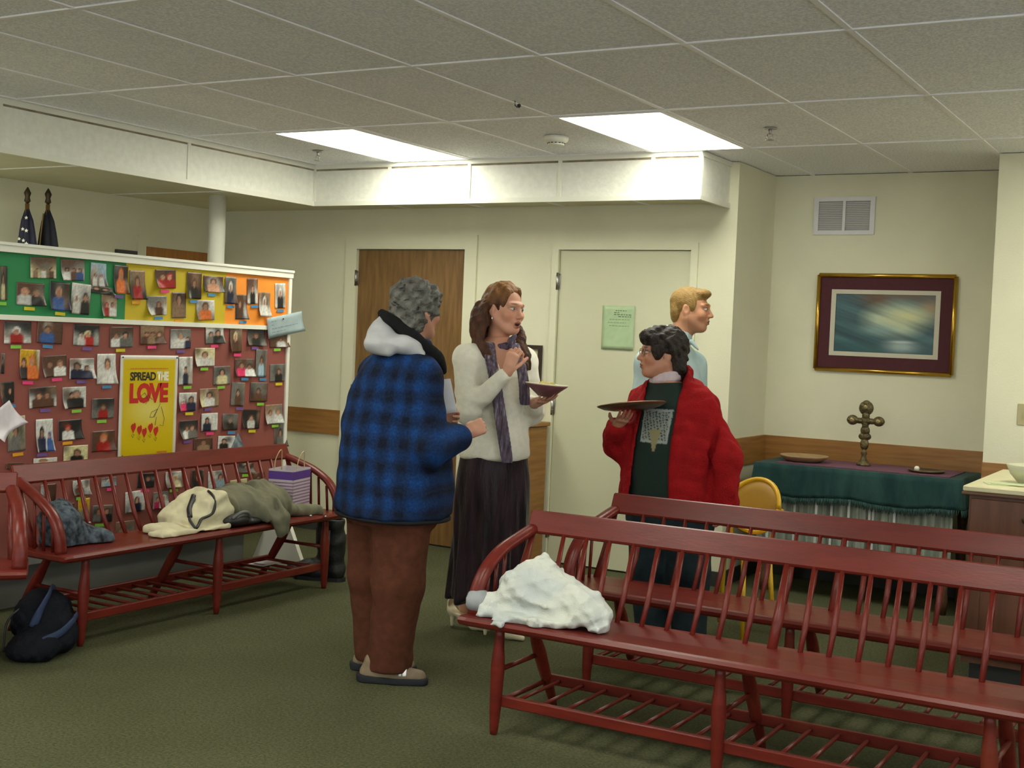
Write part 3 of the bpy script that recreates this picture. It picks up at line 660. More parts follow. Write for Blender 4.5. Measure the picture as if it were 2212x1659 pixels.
# ------------------------------------------------------------------ poster
PW, PH = .420, .562
poster = empty('poster', (BX + .0075, 5.046, .995), 0, 'yellow poster reading spread the love pinned to the red board', 'poster')
def poster_sheet():
    nu, nv = 34, 44
    u, v = np.meshgrid(np.arange(nu) / (nu - 1), np.arange(nv) / (nv - 1), indexing='xy')
    C = np.tile(np.array(S(206, 178, 12)), (nv, nu, 1))
    g = np.exp(-(((u - .50) / .30) ** 2 + ((v - .47) / .13) ** 2))[..., None]
    C = C * (1 - .75 * g) + np.array(S(226, 214, 120)) * .75 * g
    m = ((u < .035) | (u > .965) | (v < .012) | (v > .965))[..., None]
    C = np.where(m, np.array(S(214, 210, 196)), C)
    return card('sheet', PW, PH, nu, nv, C.reshape(-1, 3))
obj('sheet', poster_sheet(), None, poster)
def text_mesh(body, w, h, off=0.0, name='lettering'):
    c = bpy.data.curves.new(name, 'FONT'); c.body = body; c.offset = off; c.extrude = 0.0; c.space_character = .92; c.resolution_u = 3
    o = bpy.data.objects.new(name, c); COL.objects.link(o)
    me = bpy.data.meshes.new_from_object(o.evaluated_get(bpy.context.evaluated_depsgraph_get()))
    bpy.data.objects.remove(o)
    P = np.array([v.co[:] for v in me.vertices]); lo, hi = P.min(0), P.max(0)
    Q = np.zeros_like(P); Q[:, 1] = (P[:, 0] - lo[0]) / (hi[0] - lo[0]) * w; Q[:, 2] = (P[:, 1] - lo[1]) / (hi[1] - lo[1]) * h
    me.vertices.foreach_set('co', Q.ravel()); me.update(); return me
def ptxt(body, u0, u1, v0, v1, m, off, name):
    me = text_mesh(body, (u1 - u0) * PW, (v1 - v0) * PH, off, name)
    obj(name, me, m, poster, (.0012, (u0 - .5) * PW, (.5 - v1) * PH))
M_ink = mat('poster_black_ink', (.02, .018, .015), .5, var=.1); M_rink = mat('poster_red_ink', S(190, 30, 24), .5, var=.05); M_wink = mat('poster_white_ink', S(226, 222, 196), .5, var=.03); M_oink = mat('poster_orange_ink', S(196, 120, 20), .5, var=.05)
ptxt('SPREAD', .165, .610, .160, .243, M_ink, .035, 'word_spread')
ptxt('THE', .625, .835, .156, .246, M_wink, .060, 'word_the')
ptxt('LOVE', .165, .835, .265, .462, M_rink, .055, 'word_love')
pm = MB(); y = .17
while y < .83:
    l = rng.uniform(.02, .05); pm.box((.0008, (y - .5) * PW, (.5 - .132) * PH), (.0012, (min(y + l, .84) - .5) * PW, (.5 - .122) * PH)); y += l + .008
pm.build('small_print', M_oink, poster)
def P2(u, v): return (.0016, (u - .5) * PW, (.5 - v) * PH)
dm = MB()
for pts in ([(.70, .47), (.64, .54), (.58, .60)], [(.66, .52), (.55, .55), (.52, .60), (.60, .60), (.66, .52)], [(.72, .50), (.78, .62), (.76, .69), (.70, .68)], [(.64, .60), (.62, .68)], [(.34, .40), (.42, .36), (.50, .44), (.44, .47)], [(.36, .44), (.48, .38), (.56, .43)]):
    dm.tube([P2(*p) for p in pts], .0011, 5)
dm.build('pencil_drawing', mat('poster_pencil', (.06, .06, .05), .6), poster)
hm = MB(); sm_ = MB()
for (u, v) in ((.245, .690), (.350, .715), (.435, .742), (.540, .700), (.635, .735)):
    a, b = .018, .032
    c0 = P2(u, v); q = [(c0[0], c0[1] + dy, c0[2] + dz) for dy, dz in ((0, -b), (a, -.002), (a * .9, b * .55), (a * .35, b * .8), (0.001, b * .5), (-a * .4, b * .62), (-a, b * .2), (-a * .8, -.008))]
    hm.add(q, [tuple(range(8))])
    sm_.tube([P2(u - .03, v + .075), P2(u, v + .10), P2(u + .02, v + .07), P2(u - .01, v + .065)], .0009, 5)
hm.build('hearts', M_rink, poster); sm_.build('scribbles', MATS['poster_pencil'], poster)
lm = MB(); lm.tube([P2(.07, .955), P2(.085, .965), P2(.08, .985)], .003, 6); lm.build('corner_logo', M_ink, poster)
MB().box(P2(.66, .955)[:1] + P2(.66, .955)[1:], (.0020, P2(.84, .945)[1], P2(.84, .945)[2] + .004)).build('bottom_print', M_oink, poster)
for (u, v) in ((.03, .02), (.97, .02)): MB().lathe([(.004, 0), (.005, .004), (.003, .007)], 10, (0, 0, 0), Matrix.Translation(P2(u, v)) @ Matrix.Rotation(math.pi / 2, 4, 'Y')).build('push_pin', mat('pin_blue', S(60, 80, 150), .4), poster)

# ------------------------------------------------------------------ flags standing by the left wall
def flag(loc, label, col1, stars, h_top, w):
    r = empty('furled_flag', loc, 0, label, 'flag', 'furled flags on poles')
    MB().lathe([(.068, 0), (.068, .02), (.04, .05), (.02, .10)], 20).build('stand', mat('flag_stand_brass', S(120, 96, 40), .35, metal=.8), r)
    MB().lathe([(.013, .05), (.013, h_top - .10)], 12).build('pole', M_oakdoor, r)
    MB().lathe([(.006, h_top - .10), (.020, h_top - .085), (.014, h_top - .06), (.022, h_top - .035), (.004, h_top)], 12).build('finial', mat('flag_finial', S(70, 56, 36), .4, metal=.5), r)
    v = []; f = []; n = 28; rows = 14
    for k in range(rows):
        t = k / (rows - 1); z = (h_top - .13) - t * .95; R = .012 + w * (t ** .55)
        for i in range(n):
            a = 2 * math.pi * i / n; q = R * (1 + .28 * math.sin(5 * a + 1.3 * t) + .12 * math.sin(9 * a))
            v.append((q * math.cos(a) * .95 + .03 * t, q * math.sin(a) * .7, z))
    for k in range(rows - 1):
        for i in range(n):
            j = (i + 1) % n; f.append((k * n + j, k * n + i, k * n + n + i, k * n + n + j))
    f.append(tuple(range(n))); f.append(tuple(reversed(range((rows - 1) * n, rows * n))))
    c = obj('cloth', mesh('cloth', v, f, True), mat('flag_' + stars, col1, .7, var=.15, scale=12), r)
    if stars == 'starred':
        for (dx, z, rr) in ((.035, 2.06, .012), (.055, 1.98, .013), (.02, 1.99, .012), (.07, 1.90, .013), (.04, 1.92, .012), (.0, 1.93, .011)):
            sv = []
            for i in range(10):
                a = math.pi / 2 + i * math.pi / 5; q = rr if i % 2 == 0 else rr * .45; sv.append((q * math.cos(a), 0, q * math.sin(a)))
            sv = sv + [(x, .004, z_) for x, _, z_ in sv]
            fs = [tuple(range(10)), tuple(range(19, 9, -1))] + [(i, 10 + i, 10 + (i + 1) % 10, (i + 1) % 10) for i in range(10)]
            t = ((h_top - .13) - z) / .95; R = (.012 + w * (t ** .55)) * .95
            s_ = obj('star', mesh('star', sv, fs), M_white, c); s_.location = (dx + .0, -R * 1.02, z)
            s_.rotation_euler = (0, 0, .5)
    else:
        MB().tube(spline([(.02, -.05, 2.10), (.03, -.075, 1.95), (.025, -.09, 1.75)], 4), .004, 6).build('gold_cord', mat('gold_cord', S(150, 120, 60), .5, metal=.3), r)
    return r
flag((-6.55, 5.315, 0), 'furled flag with white stars on navy, behind the board at far left', S(24, 26, 50), 'starred', 2.25, .105)
flag((-6.55, 5.470, 0), 'plain dark navy furled flag right of the starred flag', S(20, 20, 36), 'plain', 2.26, .115)
nb = MB().box((XL, 6.25, 1.45), (XL + .03, 6.43, 1.945)).build('dark_notice_panel', mat('slate_panel', (.05, .05, .055), .6, var=.1))
tag(nb, 'dark panel on the left wall beside the orange wooden door', 'panel')
MB().box((XL + .028, 6.27, 1.47), (XL + .032, 6.41, 1.925)).build('panel_face', mat('slate_face', (.04, .04, .05), .5, var=.1), nb)

# ------------------------------------------------------------------ alcove: vent, painting, table
vent = empty('wall_vent', (-2.267, 8.0, 2.303), 0, 'white louvered air vent high on the alcove wall', 'vent')
vm = MB(); a, b = .192, .118
for q in (((-a, -.012, -b), (-a + .03, 0, b)), ((a - .03, -.012, -b), (a, 0, b)), ((-a + .03, -.012, b - .026), (a - .03, 0, b)), ((-a + .03, -.012, -b), (a - .03, 0, -b + .026)), ((-.009, -.012, -b + .026), (.009, 0, b - .026))): vm.box(*q)
vm.build('frame', mat('vent_enamel', (.62, .61, .60), .4, var=.02), vent)
MB().box((-a + .02, -.002, -b + .02), (a - .02, 0, b - .02)).build('backing', mat('vent_shadow_metal', (.30, .295, .29), .7, var=.05), vent)
lou = MB().box((-.075, -.006, -.0035), (.075, -.0012, .0035), Matrix.Rotation(.5, 4, 'X')).me('louver'); lou.materials.append(mat('vent_louver', (.50, .49, .485), .5, var=.03))
for k in range(16):
    for s in (-1, 1): obj('louver', lou, None, vent, (s * .0855, 0, -.085 + k * .0113))

pic = empty('framed_painting', (-1.985, 8.0, 1.636), 0, 'gold framed seascape painting with burgundy mat on the alcove wall', 'painting')
pw, ph = .424, .303
def ring(name, w0, h0, w1, h1, y0, y1, m):
    q = MB()
    for c in (((-w0, y0, -h0), (-w1, y1, h0)), ((w1, y0, -h0), (w0, y1, h0)), ((-w1, y0, h1), (w1, y1, h0)), ((-w1, y0, -h0), (w1, y1, -h1))): q.box(*c)
    q.build(name, m, pic)
M_gold = mat('gold_leaf', S(190, 150, 60), .25, var=.1, metal=.9)
for (p0, p1) in (((-pw, -ph), (pw, -ph)), ((pw, -ph), (pw, ph)), ((pw, ph), (-pw, ph)), ((-pw, ph), (-pw, -ph))):
    MB().tube([(p0[0] * .98, -.014, p0[1] * .975), (p1[0] * .98, -.014, p1[1] * .975)], .014, 10).build('frame_side', M_gold, pic)
ring('burgundy_mat', pw - .012, ph - .012, .332, .206, -.010, -.002, mat('burgundy_mat_board', S(72, 26, 34), .8, var=.06, scale=40))
ring('white_liner', .333, .207, .304, .180, -.013, -.002, mat('white_mat_board', S(196, 190, 170), .7, var=.03))
def seascape():
    nu, nv = 96, 60
    u, v = np.meshgrid(np.arange(nu) / (nu - 1), np.arange(nv) / (nv - 1), indexing='xy')
    r2 = np.random.RandomState(5)
    n = np.zeros_like(u)
    for k in range(24):
        f = 2 ** r2.uniform(1, 4.2); a_ = r2.uniform(-.5, .5); n += np.sin((u * math.cos(a_) * 1.3 + v * (2.2 + math.sin(a_))) * f * 3 + r2.rand() * 7) / f ** .6
    n = n / np.abs(n).max()
    C = np.tile(np.array(S(40, 72, 78)), (nv, nu, 1))
    def blend(mask, col): 
        m = np.clip(mask, 0, 1)[..., None]; C[:] = C * (1 - m) + np.array(S(*col)) * m
    blend(.5 + .7 * n, (66, 100, 104))
    blend(np.exp(-(((u - .42) / .16) ** 2 + ((v - .95) / .18) ** 2)) * 1.1, (96, 70, 44))
    blend(np.exp(-(((u - .72) / .25) ** 2 + ((v - 1.0) / .10) ** 2)), (104, 84, 66))
    blend(np.exp(-(((u - .95) / .12) ** 2 + ((v - .78) / .15) ** 2)), (150, 128, 96))
    blend((np.exp(-(((u - .62) / .27) ** 2 + ((v - .58) / .24) ** 2)) * 1.6 - .15) * (1 + .5 * n), (172, 186, 160))
    blend(np.exp(-(((u - .70) / .18) ** 2 + ((v - .62) / .12) ** 2)) * (1 + .5 * n), (206, 206, 150))
    blend(np.exp(-(((u - .45) / .16) ** 2 + ((v - .40) / .08) ** 2)) * .8, (130, 160, 156))
    blend(np.clip((.22 - v) * 12, 0, 1) * .8, (44, 82, 86))
    blend(np.exp(-(((u - .68) / .14) ** 2 + ((v - .12) / .09) ** 2)) * 1.1, (150, 170, 166))
    blend(np.exp(-(((u - .68) / .10) ** 2 + ((v - .20) / .018) ** 2)), (190, 200, 196))
    C *= (1 + .12 * n)[..., None]
    return np.clip(C, 0, 1).reshape(-1, 3), nu, nv
cols, nu, nv = seascape()
me = card('canvas', .612, .364, nu, nv, cols, (0, 0), .002)
c_ = obj('canvas', me, None, pic, (0, -.006, 0)); c_.rotation_euler = (0, 0, -math.pi / 2)

TX0, TX1, TY0, TY1, TZ = -2.545, -1.375, 7.37, 7.93, .765
tab = empty('communion_table', ((TX0 + TX1) / 2, (TY0 + TY1) / 2, 0), 0, 'small wooden communion table under the teal cloth in the alcove', 'table')
tx, ty = (TX1 - TX0) / 2, (TY1 - TY0) / 2
M_wal = mat('dark_table_wood', S(84, 56, 38), .5, scale=4, color2=S(100, 68, 46), stretch=(1, 8, 8))
MB().box((-tx, -ty, TZ - .03), (tx, ty, TZ - .004), ch=.004).build('tabletop', M_wal, tab)
for sx in (-1, 1):
    for sy in (-1, 1):
        MB().lathe([(.018, 0), (.026, .08), (.020, .14), (.030, .30), (.022, .42), (.032, .52), (.032, TZ - .03)], 12, (sx * (tx - .06), sy * (ty - .06), 0)).build('leg', M_wal, tab)
MB().box((-tx + .05, -ty + .05, TZ - .11), (tx - .05, -ty + .07, TZ - .03)).build('apron', M_wal, tab)
# teal cloth: top sheet, front and side drops with soft folds
M_teal = mat('teal_velvet', S(40, 70, 66), .85, scale=14, color2=S(28, 54, 54), stretch=(1, 1, .25), sheen=.05, spec=.15, bump=.3, bscale=90)
cloth = empty('teal_tablecloth', ((TX0 + TX1) / 2, (TY0 + TY1) / 2, 0), 0, 'teal fringed velvet cloth draped over the alcove table', 'tablecloth')
def drape():
    # outline around the front three sides, dropping from the edge
    path = []
    L = [(-tx, ty), (-tx, -ty), (tx, -ty), (tx, ty)]
    def seg(a, b, n): return [(a[0] + (b[0] - a[0]) * k / n, a[1] + (b[1] - a[1]) * k / n) for k in range(n)]
    path = seg(L[0], L[1], 24) + seg(L[1], L[2], 60) + seg(L[2], L[3], 24) + [L[3]]
    v = []; f = []; rows = 9; n = len(path)
    for k in range(rows):
        t = k / (rows - 1)
        for i, (x, y) in enumerate(path):
            side = i <= 24 or i >= 84
            nx, ny = (-1, 0) if i < 24 else ((0, -1) if i < 84 else (1, 0))
            if i == 24: nx, ny = -.7, -.7
            if i == 84: nx, ny = .7, -.7
            wob = .014 * math.sin(i * .55) * t + .006 * math.sin(i * 1.7 + 1) * t
            flare = .010 + .02 * t ** 1.2 + (.075 * math.sin(min(1, t * 1.6) * math.pi / 2) * max(0, (i - 84) / 24) if i > 84 else 0)
            drop = .165 + .010 * math.sin(i * .21) - (.12 * max(0, (i - 88) / 20) if i > 88 else 0)
            z = TZ + .004 - .006 * (1 - math.cos(min(t * 8, 1) * math.pi / 2)) - drop * t
            v.append((x + nx * (flare + wob), y + ny * (flare + wob), z))
    for k in range(rows - 1):
        for i in range(n - 1): f.append((k * n + i, k * n + n + i, k * n + n + i + 1, k * n + i + 1))
    N = len(v)
    v += [(x, y, TZ + .004) for x, y in path]
    f += [(i, i + 1, N + i + 1, N + i) for i in range(n - 1)]
    f.append(tuple(N + i for i in range(n)))
    me = mesh('drape', v, f, True)
    o = obj('drape', me, M_teal, cloth)
    md = o.modifiers.new('thick', 'SOLIDIFY'); md.thickness = .004; md.offset = 1
    # fringe strands hanging from the lower hem
    fm = MB(); last = (rows - 1) * n
    rr = random.Random(3)
    for i in range(n - 1):
        for s in range(4):
            p = Vector(v[last + i]).lerp(Vector(v[last + i + 1]), s / 4)
            l = .036 + rr.uniform(-.006, .01)
            q = p + Vector((rr.uniform(-.006, .006), rr.uniform(-.006, .006), -l))
            fm.tube([tuple(p), tuple(q)], [.0028, .0016], 4)
    tag(fm.build('fringe', mat('teal_fringe', S(48, 84, 80), .9, var=.15, scale=50), cloth), kind='stuff')
drape()
ru = MB().box((-tx + .10, -ty + .06, TZ + .009), (tx - .06, ty - .05, TZ + .013)).build('purple_runner', mat('mauve_cloth', S(104, 62, 82), .85, var=.12, scale=30, bump=.2), None, cloth.location)
tag(ru, 'mauve cloth runner lying on the teal tablecloth', 'runner')
# pale pleated underskirt below the fringe
us = empty('pleated_underskirt', ((TX0 + TX1) / 2, TY0, 0), 0, 'pale grey-green pleated cloth hanging below the teal fringe', 'cloth')
v = []; f = []; n = 241; rr = random.Random(8)
ph_ = [rr.uniform(0, 6) for _ in range(4)]
for k in range(6):
    z = TZ - .05 - k * (TZ - .30) / 5
    for i in range(n):
        x = -tx + .02 + (2 * tx - .04) * i / (n - 1)
        d = .010 * math.sin(i * .62 + ph_[0]) + .008 * math.sin(i * .23 + ph_[1]) + .004 * math.sin(i * 1.31 + ph_[2])
        v.append((x, 0.006 + d * (.6 + .1 * k) * .7, z))
for k in range(5):
    for i in range(n - 1): f.append((k * n + i, k * n + n + i, k * n + n + i + 1, k * n + i + 1))
o = obj('pleats', mesh('pleats', v, f, True), mat('pale_lace', S(112, 122, 110), .85, scale=5, color2=S(150, 156, 146), stretch=(9, 1, .3)), us)
md = o.modifiers.new('thick', 'SOLIDIFY'); md.thickness = .003
for x in (-.50, -.34, -.21, -.12, -.02, .10, .12, .24): MB().box((x, -.008, .28), (x + .014, -.005, TZ - .16)).build('ribbon', mat('white_ribbon', S(186, 188, 186), .7, var=.05), us)

# things on the table
dish = empty('shallow_dish', (-2.33, 7.62, TZ + .013), 0, 'shallow tan wooden dish on the left of the alcove table', 'dish')
MB().lathe([(.07, 0), (.11, .006), (.142, .030), (.146, .038), (.138, .038), (.105, .014), (.001, .012)], 36).build('bowl', mat('tan_turned_wood', S(150, 122, 84), .5, scale=5, color2=S(166, 136, 96), stretch=(1, 8, 1)), dish)
MB().lathe([(.075, -.0), (.080, .006), (.075, .010)], 30).build('foot_ring', M_wal, dish)
tray = empty('communion_tray', (-1.60, 7.60, TZ + .013), 0, 'flat dark metal tray on the right of the alcove table', 'tray')
MB().lathe([(.09, 0), (.10, .006), (.104, .014), (.098, .014), (.092, .008), (.001, .007)], 30).build('plate', mat('tarnished_silver', S(96, 80, 58), .35, var=.15, metal=.8), tray)
MB().lathe([(.014, .008), (.016, .022), (.010, .032), (.001, .034)], 12, (-.05, -.02, 0)).build('small_cup', M_white, tray)
# ornate standing cross
M_bz = mat('aged_bronze', S(70, 60, 36), .42, scale=40, color2=S(110, 98, 62), metal=.55, bump=.5, bscale=120)
KX = 1.3
cr = empty('standing_cross', (-1.985, 7.68, TZ + .013), 0, 'ornate bronze standing cross in the middle of the alcove table', 'cross')
MB().lathe([(.042, 0), (.042, .010), (.034, .018), (.018, .04), (.012, .06), (.020, .075), (.012, .09), (.010, .10)], 20).build('base', M_bz, cr)
def lump_chain(name, pts):
    q = MB()
    for (x, z, rx, rz_) in pts:
        v = []; f = []; nn, mm = 14, 8
        for j in range(mm + 1):
            th = math.pi * j / mm
            for i in range(nn):
                a_ = 2 * math.pi * i / nn; v.append((x + KX * rx * math.sin(th) * math.cos(a_), .018 * math.sin(th) * math.sin(a_), z + 1.12 * rz_ * math.cos(th)))
        for j in range(mm):
            for i in range(nn): f.append((j * nn + i, j * nn + nn + i, j * nn + nn + (i + 1) % nn, j * nn + (i + 1) % nn))
        q.add(v, f, True)
    return q.build(name, M_bz, cr)
lump_chain('stem', [(0, .13, .020, .035), (0, .175, .030, .022), (0, .21, .022, .03), (0, .245, .016, .03)])
lump_chain('upper_arm', [(0, .30, .018, .03), (0, .345, .034, .040), (0, .375, .018, .016)])
for s, nm in ((-1, 'side_arm'), (1, 'side_arm')):
    lump_chain(nm, [(s * .035, .268, .028, .016), (s * .078, .270, .027, .027), (s * .098, .270, .012, .014)])
lump_chain('center_boss', [(0, .268, .026, .026)])
for (x, z) in ((0, .35), (-.078, .27), (.078, .27)):
    MB().lathe([(.004, -.003), (.012, -.002), (.014, .001), (.012, .003), (.004, .003)], 14, (0, 0, 0), Matrix.Translation((x, -.018, z)) @ Matrix.Rotation(math.pi / 2, 4, 'X')).build('rosette', mat('bright_bronze', S(150, 136, 92), .35, metal=.7, var=.1), cr)

# ------------------------------------------------------------------ counter cabinet at the right
CX0, CX1, CY0, CY1 = -1.085, -.05, 5.955, 7.00
cab = empty('counter_cabinet', ((CX0 + CX1) / 2, (CY0 + CY1) / 2, 0), 0, 'dark wooden counter cabinet at the right edge, before the white wall', 'cabinet')
cx, cyy = (CX1 - CX0) / 2, (CY1 - CY0) / 2
M_cab = mat('stained_cabinet_wood', S(88, 52, 34), .45, scale=3, color2=S(106, 66, 44), stretch=(8, 8, .9), bump=.04)
MB().box((-cx + .02, -cyy + .02, .09), (cx - .02, cyy - .02, .845)).build('body', M_cab, cab)
MB().box((-cx + .05, -cyy + .07, 0), (cx - .05, cyy - .05, .09)).build('toe_kick', M_dark, cab)
for x0, x1 in ((-cx + .03, -.02), (.02, cx - .03)):
    d = MB().box((x0, -cyy + .002, .12), (x1, -cyy + .02, .66), ch=.003).build('cabinet_door', M_cab, cab)
    q = MB(); w_ = .06
    for c in (((x0 + .005, -cyy - .006, .125), (x0 + w_, -cyy + .003, .655)), ((x1 - w_, -cyy - .006, .125), (x1 - .005, -cyy + .003, .655)), ((x0 + w_, -cyy - .006, .595), (x1 - w_, -cyy + .003, .655)), ((x0 + w_, -cyy - .006, .125), (x1 - w_, -cyy + .003, .185))): q.box(*c)
    q.build('door_frame', M_cab, d)
    dr = MB().box((x0, -cyy + .000, .68), (x1, -cyy + .02, .83), ch=.003).build('drawer', M_cab, cab)
    MB().lathe([(.010, 0), (.016, .012), (.010, .018)], 12, (0, 0, 0), Matrix.Translation(((x0 + x1) / 2, -cyy, .755)) @ Matrix.Rotation(math.pi / 2, 4, 'X')).build('knob', M_bz, dr)
MB().box((-cx - .01, -cyy - .012, .845), (cx + .01, cyy, .858), ch=.003).build('top_edge', M_wal, cab)
ct = MB().box((CX0 - .005, CY0 - .008, .860), (CX1 + .005, CY1 - .01, .884), ch=.004).build('countertop', mat('cream_laminate', S(208, 200, 160), .4, var=.05, scale=12))
tag(ct, 'cream laminate countertop lying on the dark wooden cabinet', 'countertop')
# bowls and food on the counter
bowl = empty('serving_bowl', (-.855, 6.30, .885), 0, 'translucent pale serving bowl with brown food on the counter', 'bowl')
MB().lathe([(.055, 0), (.06, .004), (.092, .040), (.112, .085), (.108, .085), (.088, .042), (.056, .010), (.001, .009)], 32).build('glass', mat('milky_plastic', S(190, 190, 160), .25, var=.03), bowl)
MB().lathe([(.001, .012), (.075, .03), (.082, .045), (.05, .058), (.001, .062)], 20).build('food', mat('brown_food', S(110, 72, 36), .7, var=.3, scale=40, bump=.6), bowl)
plate = empty('fruit_plate', (-.90, 6.80, .885), 0, 'white plate of dark red fruit at the back of the counter', 'plate')
MB().lathe([(.06, 0), (.085, .004), (.115, .016), (.112, .018), (.08, .008), (.001, .006)], 30).build('dish', mat('white_china', S(214, 212, 190), .3, var=.02), plate)
rr = random.Random(2)
for k in range(9):
    a = rr.uniform(0, 6.28); q = rr.uniform(0, .055)
    MB().lathe([(.002, -.016), (.013, -.011), (.018, 0), (.013, .011), (.002, .016)], 10, (q * math.cos(a), q * math.sin(a), .022 + rr.uniform(0, .018))).build('fruit', mat('dark_red_fruit', S(96, 24, 26), .35, var=.3, scale=30), plate)
nap = MB().box((-.10, -.05, 0), (.08, .06, .0025), Matrix.Rotation(.4, 4, 'Z')).build('paper_napkin', mat('pale_green_napkin', S(186, 196, 150), .8, var=.05), None, (-.93, 6.16, .8845))
tag(nap, 'flat pale green paper napkin at the front of the counter', 'napkin')
nap2 = MB().box((-.07, -.06, 0), (.07, .06, .003)).build('napkin_fold', MATS['pale_green_napkin'], nap); nap2.location = (.0, .005, .0027)
sw = empty('switch_plate', (-1.05, 7.34, 1.158), 0, 'beige wall switch plate on the right wall, at the picture edge', 'switch')
MB().box((-.035, -.006, -.058), (.035, 0, .058), ch=.002).build('plate', mat('beige_plastic', S(170, 160, 120), .45, var=.02), sw)
MB().box((-.006, -.014, -.012), (.006, -.006, .012)).build('toggle', MATS['beige_plastic'], sw)
kn = MB().tube([(-.86, 7.0 - .16, .888), (-.80, 7.0 - .10, .900), (-.74, 6.95, .945)], [.008, .007, .006], 8).build('serving_spoon', M_black)
tag(kn, 'dark serving utensil lying on the counter behind the plate', 'utensil')
MB().lathe([(.001, -.006), (.018, -.003), (.020, .003), (.001, .005)], 14, (-.868, 6.832, .893)).build('spoon_bowl', M_black, kn)

# ------------------------------------------------------------------ yellow chair behind the benches
ch = empty('yellow_chair', (-2.24, 6.22, 0), math.radians(-12), 'yellow chair with an oval back behind the red benches', 'chair')
M_yel = mat('yellow_paint', S(206, 160, 28), .4, var=.06, scale=6); M_yel2 = mat('yellow_vinyl', S(170, 128, 34), .55, var=.06, scale=8)
v = []; f = []; n = 36
def oval(rx, rz, y, tilt=.22):
    out = []
    for i in range(n):
        a = 2 * math.pi * i / n; x = rx * math.cos(a); z = rz * math.sin(a); out.append((x, y + .20 + tilt * z + .05 * (x / .17) ** 2 * -1, .635 + z))
    return out
pth = oval(.150, .135, 0); MB().tube(pth + [pth[0]], .013, 8).build('back_hoop', M_yel, ch)
q0 = oval(.146, .131, -.006); q1 = oval(.146, .131, .008); c0 = oval(.09, .08, -.014); c1 = oval(.09, .08, .014)
v = q0 + q1 + c0 + c1; f = []
for i in range(n):
    j = (i + 1) % n; f += [(i, j, 2 * n + j, 2 * n + i), (n + j, n + i, 3 * n + i, 3 * n + j), (j, i, n + i, n + j)]
f += [tuple(range(2 * n, 3 * n)), tuple(reversed(range(3 * n, 4 * n)))]
obj('back_pad', mesh('back_pad', v, f, True), M_yel2, ch)
MB().lathe([(.17, .425), (.19, .435), (.192, .455), (.17, .468), (.001, .474)], 32).build('seat', M_yel, ch)
for (x, y) in ((-.13, -.12), (.13, -.12), (-.13, .12), (.13, .12)): MB().tube([(x * 1.25, y * 1.25, 0), (x, y, .43)], [.011, .014], 10).build('leg', M_yel, ch)
for s in (-1, 1): MB().tube([(s * .11, .15, .44), (s * .13, .165, .53), (s * .148, .20, .635)], .011, 8).build('back_post', M_yel, ch)

# ------------------------------------------------------------------ small framed picture and wood stand between the doors
fr = empty('small_framed_print', (-4.13, YB, 1.199), 0, 'dark framed print on the wall behind the woman in the cream cardigan', 'picture')
q = MB()
for c in (((-.12, -.02, -.212), (-.095, 0, .212)), ((.095, -.02, -.212), (.12, 0, .212)), ((-.095, -.02, .187), (.095, 0, .212)), ((-.095, -.02, -.212), (.095, 0, -.187))): q.box(*c)
q.build('frame', mat('dark_frame_wood', S(46, 30, 24), .4, var=.1), fr)
MB().box((-.096, -.008, -.188), (.096, -.001, .188)).build('print', mat('pale_print', S(176, 176, 140), .5, var=.06, scale=6), fr)
st = empty('wooden_lectern', (-4.06, 7.16, 0), 0, 'tall narrow wooden stand behind the woman in the cream cardigan', 'stand')
MB().box((-.20, -.11, .02), (.14, .11, .895), ch=.004).build('body', M_oak, st)
MB().box((-.215, -.125, .895), (.155, .125, .92), ch=.004).build('top', M_oak, st)
MB().box((-.215, -.125, 0), (.155, .125, .03)).build('plinth', M_oak, st)
# notice on the white door
nt_ = obj('green_notice', card('green_notice', .222, .276, 10, 12, np.tile(S(172, 194, 152), (120, 1)) * (.95 + .1 * rng.rand(120, 1)), (.0, .0)), None, None, (-3.475, YB - .004, 1.545)); nt_.rotation_euler = (0, 0, -math.pi / 2)
tag(nt_, 'pale green handwritten sheet taped to the white door', 'paper')
q = MB()
for (yy, a0, a1) in ((.105, -.02, .05), (.092, -.03, .0), (.080, -.03, .085), (.068, .0, .09), (.050, -.06, .08), (.030, -.07, .05), (.010, -.06, .07)):
    y = a0
    while y < a1: l = rng.uniform(.008, .02); q.box((.001, y, yy), (.0014, min(y + l, a1 + .005), yy + (.004 if yy > .06 else .002))); y += l + .006
q.build('pen_writing', mat('green_ink', S(60, 84, 60), .6), nt_)

